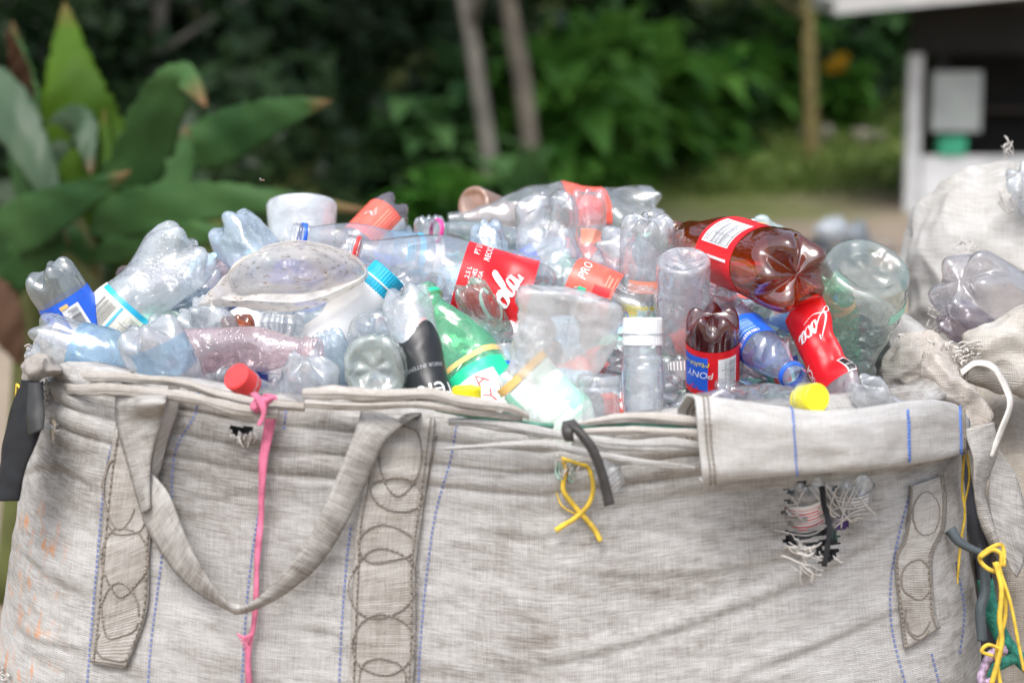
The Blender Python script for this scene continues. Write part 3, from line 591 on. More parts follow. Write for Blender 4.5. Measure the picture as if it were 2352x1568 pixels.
for i, (px, py, d, r) in enumerate([(2020, 560, 17, .16), (2060, 620, 15, .2), (1880, 300, 27, .25), (1650, 375, 25, .2), (1990, 290, 27, .22)]):
    q = P(px, py, d); q[2] = float(gz(q[0], q[1])) + r*.2; lump('rock', q, (r*1.3, r, r*.8), 10+i, simple('rock_grey', (.22, .19, .16), .9, .3, 6, bump=.02, bscale=10), ['grey rock near the hut foot', 'flat rock on the track below the hut', 'pale rock on the slope right of the olive trunk', 'brownish rock at the clearing edge', 'pale rock under the yellow blossom'][i], 'rock')
# ================================================================== BIG WOVEN SACK
def fabric(name, c0=(.52,.512,.498), c1=(.15,.127,.102), stain=.78, orange=False, scale=1.0, bias=0.0):
    m, n, out = newmat(name); b = N(n, 'ShaderNodeBsdfPrincipled'); b.inputs['Roughness'].default_value = .8; b.inputs['Specular IOR Level'].default_value = .25
    uv = N(n, 'ShaderNodeUVMap')
    def noise(sx, sy, det=4, src=uv.outputs[0], sc=1.0, rough=.5):
        mp = N(n, 'ShaderNodeMapping'); mp.inputs['Scale'].default_value = (sx, sy, 1); n.links.new(src, mp.inputs[0])
        t = N(n, 'ShaderNodeTexNoise'); t.inputs['Scale'].default_value = sc; t.inputs['Detail'].default_value = det; t.inputs['Roughness'].default_value = rough; n.links.new(mp.outputs[0], t.inputs['Vector']); return t.outputs[0]
    def rng(s, a, b_, lo=0, hi=1):
        r = N(n, 'ShaderNodeMapRange'); r.inputs[1].default_value = a; r.inputs[2].default_value = b_; r.inputs[3].default_value = lo; r.inputs[4].default_value = hi; n.links.new(s, r.inputs[0]); return r.outputs[0]
    def mth(op, a, b_):
        x = N(n, 'ShaderNodeMath', operation=op)
        for k, q in enumerate((a, b_)):
            if isinstance(q, (int, float)): x.inputs[k].default_value = q
            else: n.links.new(q, x.inputs[k])
        return x.outputs[0]
    s1 = rng(noise(2.6, 5.5, 9, rough=.72), .46-bias, .66-bias); s2 = rng(noise(16, 60, 6, rough=.7), .35, .75); s3 = noise(2.2, 3, 4)
    st = mth('MULTIPLY', mth('ADD', mth('MULTIPLY', s1, .65), mth('MULTIPLY', s2, .5)), stain*1.3)
    h = noise(38*scale, 430*scale, 3); v = noise(430*scale, 30*scale, 3)
    th = mth('ADD', rng(h, .3, .7, -.20, .20), rng(v, .3, .7, -.12, .12))
    fac = N(n, 'ShaderNodeMath', operation='SUBTRACT'); fac.use_clamp = True; n.links.new(st, fac.inputs[0]); n.links.new(th, fac.inputs[1])
    mx = N(n, 'ShaderNodeMix', data_type='RGBA'); mx.inputs[6].default_value = c4(c0); mx.inputs[7].default_value = c4(c1); n.links.new(fac.outputs[0], mx.inputs[0]); col = mx.outputs[2]
    if orange:
        sp = N(n, 'ShaderNodeSeparateXYZ'); n.links.new(uv.outputs[0], sp.inputs[0])
        gm = mth('MULTIPLY', rng(sp.outputs['X'], orange[0]-.09, orange[0], 0, 1), rng(sp.outputs['X'], orange[1], orange[1]+.05, 1, 0))
        gm = mth('MULTIPLY', gm, rng(sp.outputs['Y'], .16, .22, 0, 1)); on = rng(noise(55, 28, 7, rough=.7), .535, .64, 0, .72); of = mth('MULTIPLY', on, gm)
        mo = N(n, 'ShaderNodeMix', data_type='RGBA'); n.links.new(of, mo.inputs[0]); n.links.new(col, mo.inputs[6]); mo.inputs[7].default_value = (.62, .25, .08, 1); col = mo.outputs[2]
    n.links.new(col, b.inputs['Base Color'])
    w1 = N(n, 'ShaderNodeTexWave'); w1.bands_direction = 'Y'; w1.inputs['Scale'].default_value = 140*scale; w1.inputs['Distortion'].default_value = 3; w1.inputs['Detail'].default_value = 2; n.links.new(uv.outputs[0], w1.inputs[0])
    w2 = N(n, 'ShaderNodeTexWave'); w2.bands_direction = 'X'; w2.inputs['Scale'].default_value = 110*scale; w2.inputs['Distortion'].default_value = 1; n.links.new(uv.outputs[0], w2.inputs[0])
    hsum = mth('ADD', mth('ADD', w1.outputs[1], mth('MULTIPLY', w2.outputs[1], .6)), mth('MULTIPLY', h, 1.5))
    bp = N(n, 'ShaderNodeBump'); bp.inputs['Distance'].default_value = .0006; bp.inputs['Strength'].default_value = .8; n.links.new(hsum, bp.inputs['Height']); n.links.new(bp.outputs[0], b.inputs['Normal'])
    n.links.new(b.outputs[0], out.inputs[0]); return m
BCX, BCY, BN = -.030, 2.53, 3.4
def bag_ab(z):
    a = np.interp(z, [0, .5, .95, 1.15, 1.28, 1.36], [.65, .688, .694, .672, .655, .63]); return a, a - .175
def sup(phi, a, b):
    c, s = np.cos(phi), np.sin(phi); return np.stack([BCX + a*np.sign(c)*np.abs(c)**(2/BN), BCY + b*np.sign(s)*np.abs(s)**(2/BN)], -1)
ph = np.linspace(-math.pi*1.5, math.pi*.5, 6000); q = sup(ph, .66, .505); al = np.concatenate([[0], np.cumsum(np.linalg.norm(np.diff(q, axis=0), axis=1))]); PER = al[-1]
# arclength 0 = back centre, PER/2 = front centre
sfr = np.concatenate([np.linspace(0, PER*.2, 30, endpoint=False), np.linspace(PER*.2, PER*.8, 560, endpoint=False), np.linspace(PER*.8, PER, 30, endpoint=False)])
PHI = np.interp(sfr, al, ph); NCOL = len(PHI)
UC = sfr - PER/2       # metres from the front centre; minus = left in the picture
def rimz(u):
    return np.interp(u, [-1.4, -.95, -.75, -.6, -.48, -.38, -.30, -.2, -.1, .0, .07, .15, .3, .45, .6, .75, .95, 1.4], [1.40, 1.40, 1.385, 1.372, 1.362, 1.356, 1.345, 1.338, 1.328, 1.315, 1.308, 1.315, 1.33, 1.335, 1.335, 1.345, 1.38, 1.40])
SWOOP = [([(1100, 1560), (1400, 1500), (1700, 1400), (1950, 1290), (2120, 1180)], 26, .013), ([(1250, 1310), (1500, 1330), (1750, 1300), (1950, 1240)], 24, .010), ([(1000, 1200), (1200, 1240), (1420, 1215), (1700, 1240)], 20, .007),
         ([(1700, 1560), (1900, 1480), (2120, 1380)], 22, .010), ([(20, 1250), (110, 1330), (210, 1380)], 22, .010), ([(30, 1100), (120, 1080), (230, 1130)], 20, .010), ([(20, 1440), (100, 1480), (210, 1500)], 18, .007),
         ([(400, 1120), (480, 1150), (590, 1140), (760, 1180)], 20, .005), ([(1000, 1080), (1150, 1095), (1270, 1070), (1500, 1090)], 16, .008), ([(620, 1440), (760, 1460), (800, 1500)], 20, .005)]
SW = [(catmull(p, 40), w, a) for p, w, a in SWOOP]
def bag_points(Z, off=0.0):
    """Z (rows,) heights below rim s -> world points (rows, NCOL, 3)"""
    rows = []; uvs = []
    for s in Z:
        H = rimz(UC); z = np.maximum(H - max(s, -.0), 0) if s >= 0 else H + .004*math.sin(min(1, -s/.03)*math.pi) - max(0, -s-.02)
        a, b_ = bag_ab(z); xy = np.empty((NCOL, 2)); c, sn = np.cos(PHI), np.sin(PHI)
        xy[:, 0] = BCX + a*np.sign(c)*np.abs(c)**(2/BN); xy[:, 1] = BCY + b_*np.sign(sn)*np.abs(sn)**(2/BN)
        nx = np.sign(c)*np.abs(c)**(2-2/BN)/a; ny = np.sign(sn)*np.abs(sn)**(2-2/BN)/b_; nn = np.hypot(nx, ny)+1e-9; nx /= nn; ny /= nn
        p = np.stack([UC, np.full(NCOL, z if np.isscalar(z) else 0) + (z if not np.isscalar(z) else 0), np.zeros(NCOL)], -1)
        pz = np.stack([UC, z, 0*UC], -1)
        D = .012*pn(pz*np.array([2.5, 3.0, 1]), 1) + .0035*pn(pz*np.array([6, 10, 1]), 2) - .0035*np.abs(pn(pz*np.array([4, 9, 1])+.3*pn(pz*3, 5)[:, None], 3)) + .0014*pn(pz*np.array([18, 26, 1]), 4) + .0028*pn(pz*np.array([17, 3.5, 1]), 14)*sst(.06, .2, s)
        ss = s + .006*pn(np.stack([UC*2.2, 0*UC, 0*UC], -1), 11) + .003*pn(np.stack([UC*7, 0*UC, 0*UC], -1), 12)
        if s >= 0:
            lam = .027 + .007*pn(np.stack([UC*1.5, 0*UC+3, 0*UC], -1), 13); fade = 1 - sst(.075, .12, ss)
            D = D + fade*(.008*np.abs(np.sin(math.pi*ss/lam))**.6 + .006) - .008*fade*sst(0, .1, ss)
            D = D*(sst(-.01, .02, s)*.7+.3)
        else: D = D - .02*sst(0, .02, -s) - .06*sst(.02, .15, -s)
        x = xy[:, 0] + nx*D; y = xy[:, 1] + ny*D; w = np.stack([x, y, z], -1)
        if s > .05:
            px, py, dd = proj(w)
            for pl, wd, am in SW:
                mnd = np.full(NCOL, 1e9); near = (px > pl[:, 0].min()-80) & (px < pl[:, 0].max()+80) & (w[:, 1] < 2.7)
                if not near.any(): continue
                dx = px[near][:, None]-pl[None, :, 0]; dy = py[near][:, None]-pl[None, :, 1]; k = np.argmin(dx*dx+dy*dy, axis=1); dm = np.sqrt((dx*dx+dy*dy)[np.arange(len(k)), k]); sg = dy[np.arange(len(k)), k]
                endf = np.sin(np.clip(k/(len(pl)-1), .02, .98)*math.pi)**.5; h = am*endf*(np.exp(-((sg+wd*.7)/wd)**2) - .9*np.exp(-(dm/(wd*.6))**2))*(dm < wd*4)
                h = h*.42; w[near, 0] += nx[near]*h; w[near, 1] += ny[near]*h
        if off: w = w + np.stack([nx, ny, 0*nx], -1)*off
        rows.append(w); uvs.append(np.stack([UC, np.full(NCOL, s)], -1))
    return np.array(rows), np.array(uvs)
Z = np.concatenate([[-.30, -.22, -.15, -.09, -.05, -.03, -.015, -.006], np.linspace(0, .42, 190), np.linspace(.44, 1.42, 40)])
BP, BUV = bag_points(Z); NR = len(Z); bagV = BP.reshape(-1, 3); bagUV = BUV.reshape(-1, 2); bagF = grid_faces(NR, NCOL, True)
bvh = BVHTree.FromPolygons([Vector(v) for v in bagV], [f for f in bagF])
def hitd(px, py):
    dr = CF + CX*((px-1176)/FPX) - CU*((py-784)/FPX); ln = np.linalg.norm(dr); r = bvh.ray_cast(Vector(C0), Vector(dr/ln)); return None if r[0] is None else r[3]/ln
def onb(px, py, off=.003, dflt=2.3):
    d = hitd(px, py); return P(px, py, (d if d else dflt) - off)
# tears in the wall
def inpoly(px, py, poly):
    c = np.zeros(len(px), bool); n = len(poly)
    for i in range(n):
        x1, y1 = poly[i]; x2, y2 = poly[(i+1) % n]; c ^= ((y1 > py) != (y2 > py)) & (px < (x2-x1)*(py-y1)/((y2-y1) or 1e-9) + x1)
    return c
px, py, dd = proj(bagV); jit = 17*pn(np.stack([px/26, py/26, 0*px], -1), 2) + 9*pn(np.stack([px/9, py/9, 0*px], -1), 2)
tear = inpoly(px+jit, py+jit, [(1798, 1122), (1850, 1108), (1990, 1112), (2010, 1150), (1960, 1190), (1925, 1240), (1935, 1285), (1890, 1300), (1800, 1255), (1795, 1180)])
tear |= inpoly(px+jit*.6, py+jit*.6, [(520, 984), (550, 975), (597, 986), (590, 1000), (540, 1002)]) | inpoly(px+jit*.5, py+jit*.5, [(118, 965), (130, 960), (133, 1000), (126, 1022), (117, 1010)])
tear &= bagV[:, 1] < 2.6
# keep some thread strands across the big tear
strand = (np.abs(((py + 6*np.sin(px/23)) % 24) - 12) < 2.6) & (px > 1780) & (pn(np.stack([px/50, py/14, 0*px], -1), 7) > -.12); tear &= ~strand
keepF = [f for f in bagF if not (tear[f[0]] and tear[f[1]] and tear[f[2]] and tear[f[3]])]
FAB = fabric('woven_sack_cloth', orange=(-.78, -.58), bias=.0); BLUETH = simple('blue_stitch', (.15, .19, .38), .8, .2, 80); DKTH = simple('brown_stitch', (.23, .20, .17), .85, .2, 80)
V = list(bagV); F = list(keepF); fm = [0]*len(F); UV = list(bagUV)
def seam(pts, width_px, mi, dash=None, off=.0012, srf=None):
    p = catmull(pts, 200); L = np.concatenate([[0], np.cumsum(np.hypot(*np.diff(p, axis=0).T))]); s = 0
    dl, gp = dash or (12, 0.0)
    while s < L[-1] - .5:
        e = min(s+dl, L[-1]); a = np.array([np.interp(s, L, p[:, 0]), np.interp(s, L, p[:, 1])]); b = np.array([np.interp(e, L, p[:, 0]), np.interp(e, L, p[:, 1])]); t = (b-a)/(np.linalg.norm(b-a)+1e-9); nn = np.array([-t[1], t[0]])*width_px/2
        q = [(srf or onb)(*(c), off) for c in (a-nn, a+nn, b+nn, b-nn)]
        if max(np.linalg.norm(q[0]-q[2]), np.linalg.norm(q[1]-q[3])) < .03:
            o = len(V); V.extend(q); UV.extend([(0, 0)]*4); F.append((o, o+1, o+2, o+3)); fm.append(mi)
        s = e + gp
for l in [[(262, 1000), (240, 1100), (226, 1250), (213, 1400), (200, 1568)], [(458, 885), (448, 950), (408, 1020), (396, 1080), (394, 1150)], [(372, 1275), (356, 1400), (345, 1490), (338, 1600)], [(658, 930), (652, 990)], [(606, 1130), (590, 1200), (572, 1330), (562, 1450), (553, 1600)],
          [(806, 1210), (796, 1290), (784, 1450), (778, 1600)], [(1050, 962), (1036, 1050), (1000, 1180), (980, 1320), (966, 1470), (960, 1600)], [(2092, 1125), (2062, 1240), (2046, 1340), (2050, 1450), (2085, 1590)], [(2140, 1500), (2165, 1600)], [(2196, 1290), (2215, 1400), (2205, 1500)]]:
    seam(l, 5, 1, (7.5, 4.5))
for l in [[(262, 1010), (232, 1120)], [(1003, 1000), (975, 1150), (960, 1240)]]: seam(l, 4, 2)
bag = empty('bulk_sack', (BCX, BCY, 0)); bo = mesh_obj('sack_body', np.array(V), F, [FAB, BLUETH, DKTH], None, fm, np.array(UV)); bo.parent = bag; bo.location = (-BCX, -BCY, 0)
tag(bag, 'huge dirty white woven sack overflowing with empty plastic bottles', 'sack')
def child(o): o.parent = bag; o.location = (-BCX, -BCY, 0); return o
# ribbons -----------------------------------------------------------------
WEB = fabric('webbing', (.50, .485, .46), (.13, .11, .09), .72, scale=.8, bias=.03); WEBD = fabric('webbing_worn', (.48, .46, .43), (.18, .155, .125), .62, scale=.8, bias=.03)
def ribbon(name, Lp, Rp, m, n=60, nw=8, bow=0.0, thick=.002, wr=.0012, seed=1, par=True, curl=0, uvs=1.0):
    A = catmull([P(*q) if len(q) == 3 and q[2] is not None else q for q in Lp], n); B = catmull([P(*q) for q in Rp], n); V, UV = [], []; s = 0
    for i in range(n):
        if i: s += np.linalg.norm((A[i]+B[i]-A[i-1]-B[i-1])/2)
        w = np.linalg.norm(B[i]-A[i]); tc = C0-(A[i]+B[i])/2; tc /= np.linalg.norm(tc)
        for j in range(nw+1):
            t = j/nw; p = A[i]*(1-t)+B[i]*t + tc*(bow*math.sin(math.pi*t)); V.append(p); UV.append((t*w*uvs, s*uvs))
    V = np.array(V); V = V + (pn(V*45, seed)*wr)[:, None]*np.array([0, -1, .2])
    o = mesh_obj(name, V, grid_faces(n, nw+1), m, None, uv=UV); so = o.modifiers.new('thick', 'SOLIDIFY'); so.thickness = thick; so.offset = 0
    return child(o) if par else o
def dep(px, py, off): d = hitd(px, py); return (d if d else 2.3) - off
def edge(pts, off, lift=None):
    out = []
    for i, q in enumerate(pts):
        if len(q) == 3: out.append((q[0], q[1], dep(q[0], q[1], q[2])))
        else: out.append((q[0], q[1], dep(q[0], q[1], off)))
    return out
# sewn-on strap patches with stitched loops
def patch(Lp, Rp, n=46, nw=8, off=.005, name='strap_patch', m=WEBD, rings=()):
    L2, R2 = catmull(Lp, n), catmull(Rp, n); V, UV = [], []; s = 0
    for i in range(n):
        if i: s += np.hypot(*(L2[i]-L2[i-1]))/1850
        for j in range(nw+1):
            t = j/nw; x, y = L2[i]*(1-t)+R2[i]*t; V.append(onb(x, y, off + .001*math.sin(math.pi*t))); UV.append((t*.06, s))
    F = grid_faces(n, nw+1); fm = [0]*len(F)
    def srf(x, y, o_): return onb(x, y, off+.0038+o_)
    loc = []
    for (cx, cy_, rx, ry, a0, a1) in rings:
        rj = random.Random(int(cx*7+cy_)); k1, k2, k3 = rj.uniform(-.1, .1), rj.uniform(-.12, .12), rj.uniform(0, 6)
        pts = [(cx + rj.uniform(-1, 1) + rx*(1+k1*math.sin(2*a+k3))*math.cos(a), cy_ + rj.uniform(-1, 1) + ry*(1+k2*math.cos(3*a+k3))*math.sin(a+k1)) for a in np.linspace(a0 + rj.uniform(0, .5), a1 + rj.uniform(.1, .5), 44)]
        for k in range(len(pts)-1):
            a, b = np.array(pts[k]), np.array(pts[k+1]); t = (b-a)/np.linalg.norm(b-a); nn = np.array([-t[1], t[0]])*1.5
            o = len(V); V += [srf(*c, .001) for c in (a-nn, a+nn, b+nn, b-nn)]; UV += [(0, 0)]*4; F.append((o, o+1, o+2, o+3)); fm.append(1)
    for pl in (L2*.93+R2*.07, L2*.07+R2*.93):
        for k in range(0, n-1):
            a, b = pl[k], pl[k+1]; t = (b-a)/np.linalg.norm(b-a); nn = np.array([-t[1], t[0]])*1.7; o = len(V); V += [srf(*c, .001) for c in (a-nn, a+nn, b+nn, b-nn)]; UV += [(0, 0)]*4; F.append((o, o+1, o+2, o+3)); fm.append(1)
    o = mesh_obj(name, V, F, [m, DKTH], None, fm, UV); so = o.modifiers.new('thick', 'SOLIDIFY'); so.thickness = .002; so.offset = -1; return child(o)
TP = 2*math.pi
patch([(285, 900), (262, 1000), (245, 1120), (228, 1300), (215, 1440), (208, 1520)], [(400, 900), (385, 1000), (360, 1120), (345, 1250), (338, 1400), (290, 1535)], rings=[(285, 1285, 50, 78, 0, TP), (275, 1405, 46, 62, 0, TP), (275, 1130, 38, 80, .5, 4.2), (262, 1480, 45, 38, -.2, 3.4), (290, 1190, 42, 40, .2, 3)])
patch([(850, 950), (838, 1100), (818, 1200), (812, 1320), (806, 1450), (800, 1590)], [(1000, 960), (985, 1080), (968, 1200), (955, 1300), (955, 1450), (948, 1590)], rings=[(912, 1135, 62, 38, 0, TP), (886, 1250, 68, 42, 0, TP), (880, 1340, 78, 80, 0, TP), (880, 1480, 72, 70, 0, TP), (878, 1570, 60, 60, 0, TP), (920, 1050, 50, 80, 0, TP)])
patch([(2090, 1115), (2086, 1180), (2076, 1240), (2056, 1285), (2066, 1400), (2078, 1492)], [(2165, 1090), (2172, 1150), (2166, 1215), (2140, 1280), (2146, 1400), (2158, 1440)], rings=[(2128, 1180, 30, 50, 0, TP), (2105, 1330, 34, 45, 0, TP), (2110, 1410, 32, 45, 0, 3.3), (2110, 1440, 26, 25, 0, 3.3)], nw=6)
# lifting strap: drops from the rim, twists and swings over to the next rim point
ribbon('lifting_strap', edge([(300, 852, .03), (268, 905, .03), (270, 980, .026), (292, 1060, .022), (312, 1130, .02), (326, 1180, .026)], .03), edge([(412, 862, .02), (385, 905, .04), (372, 960, .045), (350, 1040, .04), (345, 1110, .034), (346, 1165, .036)], .03), WEB, bow=.008, seed=3)
ribbon('lifting_strap', edge([(412, 880, .022), (408, 940, .02), (385, 1010, .012), (368, 1080, .01)], .02), edge([(388, 885, .035), (368, 960, .034), (350, 1040, .03), (346, 1110, .02)], .02), WEBD, bow=.002, seed=4, n=30)
ribbon('lifting_strap', edge([(326, 1160, .016), (334, 1205, .02), (385, 1290, .02), (440, 1350, .022), (520, 1398, .024), (556, 1408, .024), (640, 1372, .022), (720, 1310, .02), (778, 1232, .022), (840, 1110, .022), (880, 1020, .026), (925, 975, .03)], .02),
       edge([(344, 1080, .024), (388, 1135, .034), (420, 1215, .036), (462, 1300, .036), (510, 1368, .034), (553, 1388, .032), (600, 1366, .034), (672, 1290, .036), (728, 1200, .034), (778, 1085, .032), (818, 985, .034), (832, 925, .03)], .03)[:], WEB, n=110, bow=.006, seed=5)
ribbon('lifting_strap', edge([(925, 975, .028), (965, 950, .026), (1002, 935, .02), (992, 932, -.02)], .02), edge([(832, 925, .03), (842, 915, .03), (860, 918, .022), (880, 925, -.03)], .03), WEB, n=24, bow=.004, seed=6)
# rolled hem lying along the rim
HEM = fabric('hem_cloth', (.56, .53, .49), (.25, .21, .17), .66, bias=.03)
def roll(pts, rpx, name='rim_hem', m=HEM, flat=.6, n=90, seed=1, par=True):
    p = catmull([P(*q) for q in pts], n); r = catmull([(r_, 0) for r_ in rpx], n)[:, 0]; V, UV = [], []; s = 0; L = 14
    for i in range(n):
        if i: s += np.linalg.norm(p[i]-p[i-1])
        rr = r[i]*pts[0][2]/FPX
        for k in range(L):
            a = TP*k/L; w = 1 + .45*pn(np.array([[s*9, math.cos(a)*.8, math.sin(a)*.8+seed]]), seed)[0] + .3*pn(np.array([[s*38, math.cos(a)*1.3, math.sin(a)*1.3+seed]]), seed+2)[0] + .08*math.sin(3*a+s*20); V.append(p[i] + CU*rr*math.sin(a)*w*1.0 - CF*rr*flat*math.cos(a)*w); UV.append((s, a*rr))
    F = grid_faces(n, L, True); F.append(tuple(range(L))[::-1]); F.append(tuple((n-1)*L+k for k in range(L))); o = mesh_obj(name, V, F, m, None, uv=UV); return child(o) if par else o
roll([(695, 905, 2.06), (760, 902, 2.04), (880, 908, 2.03), (985, 905, 2.03), (1060, 922, 2.03), (1165, 935, 2.035), (1215, 955, 2.04)], [10, 14, 13, 12, 13, 11, 7])
roll([(700, 926, 2.05), (830, 930, 2.035), (960, 928, 2.03), (1080, 945, 2.035), (1200, 962, 2.045)], [9, 10, 9, 9, 6], seed=2)
roll([(100, 850, 2.34), (170, 862, 2.2), (300, 868, 2.11), (420, 880, 2.07), (500, 906, 2.055), (590, 926, 2.05), (700, 936, 2.05)], [8, 12, 10, 10, 9, 11, 8], seed=3)
roll([(88, 872, 2.36), (150, 892, 2.2), (260, 895, 2.1), (430, 912, 2.05), (540, 938, 2.04), (640, 950, 2.04)], [10, 12, 12, 11, 13, 10], seed=4)
roll([(1320, 975, 2.05), (1400, 962, 2.045), (1470, 958, 2.04), (1560, 966, 2.03), (1625, 972, 2.03)], [6, 9, 11, 13, 12], seed=5)
roll([(1340, 992, 2.04), (1440, 988, 2.03), (1540, 992, 2.02), (1625, 998, 2.02)], [8, 9, 8, 9], seed=6)
roll([(1030, 968, 2.05), (1120, 972, 2.045), (1220, 990, 2.04), (1300, 1002, 2.04), (1420, 1018, 2.03), (1560, 1022, 2.02), (1620, 1030, 2.02)], [9, 13, 12, 9, 12, 15, 14], seed=7, m=FAB)
roll([(1020, 1030, 2.05), (1150, 1022, 2.035), (1260, 1022, 2.03), (1340, 1040, 2.03), (1470, 1060, 2.025), (1600, 1075, 2.02)], [4, 7, 10, 9, 7, 6], seed=8, m=FAB)
# mossy green cord under the hem
child(tubes('rim_cord', [(catmull([P(1000, 938, 2.05), P(1090, 955, 2.045), P(1200, 972, 2.05), P(1270, 978, 2.06)], 30), .0035), (catmull([P(1330, 978, 2.05), P(1440, 975, 2.05), P(1600, 984, 2.03)], 30), .003)], simple('green_cord', (.10, .26, .19), .7, .3, 60)))
hp_ = P(1180, 935, 2.04)
# folded flap hanging over the right half of the rim ------------------------------
FLC = fabric('flap_cloth', (.60, .595, .58), (.31, .28, .24), .58, bias=.0)
def flap():
    n, k = 120, 34; V, UV = [], []
    st = [0, .12, .3, .45, .62, .8, .93, 1.0]
    xs = [1605, 1680, 1790, 1880, 1985, 2110, 2190, 2225]; top = [908, 918, 935, 946, 940, 922, 928, 965]; bot = [1112, 1102, 1092, 1084, 1078, 1062, 1045, 1030]; dep_ = [1.985, 1.985, 1.995, 2.0, 2.02, 2.09, 2.16, 2.22]; th_ = [.050, .046, .042, .04, .04, .045, .04, .03]
    s = np.linspace(0, 1, n); X, T, B, Dp, TH = [catmull(list(zip(st, q)), 400) for q in (xs, top, bot, dep_, th_)]
    def ev(C, t): return np.interp(t, C[:, 0], C[:, 1])
    for i, t in enumerate(s):
        x, y0, y1, d, th = ev(X, t), ev(T, t), ev(B, t), ev(Dp, t), ev(TH, t)
        lean = 10*(1-t)
        for j in range(k):
            v = j/(k-1)     # 0 inside the sack behind -> over the top -> down the front -> tucked under
            cyc = [(0, .55, 1.9), (.12, .15, 1.6), (.25, -.01, .8), (.36, .02, .15), (.5, .25, -.12), (.68, .6, -.1), (.84, .9, .02), (.93, 1.0, .22), (1, .93, .5)]
            yy = np.interp(v, [c[0] for c in cyc], [c[1] for c in cyc]); zz = np.interp(v, [c[0] for c in cyc], [c[2] for c in cyc])
            px_ = x + lean*(yy-.5)*2 - (60*(1-t)**3)*max(0, zz-.2)*.5; p = P(px_, y0 + (y1-y0)*yy, d + th*zz)
            V.append(p); UV.append((t*.38, v*.25))
    V = np.array(V); V += (.006*pn(V*np.array([7, 7, 20]), 3) - .004*np.abs(pn(V*np.array([14, 14, 30]), 6)) + .0018*pn(V*40, 4))[:, None]*np.array([0, -1, .3])
    F = grid_faces(n, k); fm = [0]*len(F); V = list(V); uvl = list(UV)
    def strip(i0, j0, j1, mi, w=1, dashed=False):
        for j in range(j0, j1):
            if dashed and j % 2: continue
            q = [np.array(V[i_*k+j_]) for i_, j_ in ((i0, j), (i0+w, j), (i0+w, j+1), (i0, j+1))]
            nn = np.cross(q[1]-q[0], q[3]-q[0]); nn /= np.linalg.norm(nn)+1e-9; nn = -nn if nn @ (C0-q[0]) < 0 else nn
            c = (q[0]+q[1])/2; c2 = (q[3]+q[2])/2; e = (q[1]-q[0])*.28
            o = len(V); V.extend([c-e+nn*.0022, c+e+nn*.0022, c2+e+nn*.0022, c2-e+nn*.0022]); uvl.extend([(0, 0)]*4); F.append((o, o+1, o+2, o+3)); fm.append(mi)
    strip(3, 0, k-1, 2); strip(5, 0, k-1, 2); strip(42, 9, k-3, 1); strip(90, 14, 29, 1); strip(113, 6, k-2, 1); strip(115, 6, k-2, 2)
    o = mesh_obj('folded_flap', V, F, [FLC, simple('blue_thread', (.10, .2, .55), .8, .2, 80), DKTH], None, fm, uvl); so = o.modifiers.new('thick', 'SOLIDIFY'); so.thickness = .0035; so.offset = 0; return child(o)
flap()
# frayed threads ------------------------------------------------------------
THR = simple('loose_thread', (.60, .57, .53), .8, .15, 90)
def threads(regions, name='frayed_threads', par=True, m=THR):
    rg = random.Random(5); paths = []
    for (x0, y0, x1, y1, n, ln, dx, dy, off) in regions:
        for _ in range(n):
            x, y = rg.uniform(x0, x1), rg.uniform(y0, y1); d = (hitd(x, y) or 2.3) if off is None else off; d -= rg.uniform(.004, .016); pts = []; a = rg.uniform(-.6, .6); l = ln*rg.uniform(.4, 1.2)
            for k in range(6):
                t = k/5; pts.append(P(x + l*(dx*t + .25*math.sin(3*t+a*5)), y + l*(dy*t + .22*math.cos(4*t+a*7)*t), d - .012*math.sin(math.pi*t)*rg.random()))
            paths.append((catmull(pts, 12), rg.uniform(.0006, .0015)))
    o = tubes(name, paths, m, seg=4); o['kind'] = 'stuff'; return child(o) if par else o
threads([(1795, 1125, 1815, 1260, 9, 80, .9, .1, None), (1970, 1130, 2005, 1190, 6, 70, -.8, .35, None), (1840, 1112, 1985, 1125, 14, 75, .15, .9, None), (1800, 1250, 1860, 1290, 6, 70, .9, .2, 2.07), (1800, 1240, 1930, 1300, 12, 60, .5, .6, None), (1810, 1290, 1870, 1310, 7, 55, .5, .8, None),
         (520, 990, 590, 1002, 16, 22, .1, .9, None), (95, 870, 110, 930, 30, 26, -.3, .5, None), (60, 790, 80, 830, 18, 18, -.4, .3, 2.4), (118, 960, 132, 1015, 9, 18, .3, .3, None), (1270, 1040, 1330, 1080, 14, 36, .1, .7, None), (0, 1530, 20, 1560, 8, 22, .3, .3, None)])
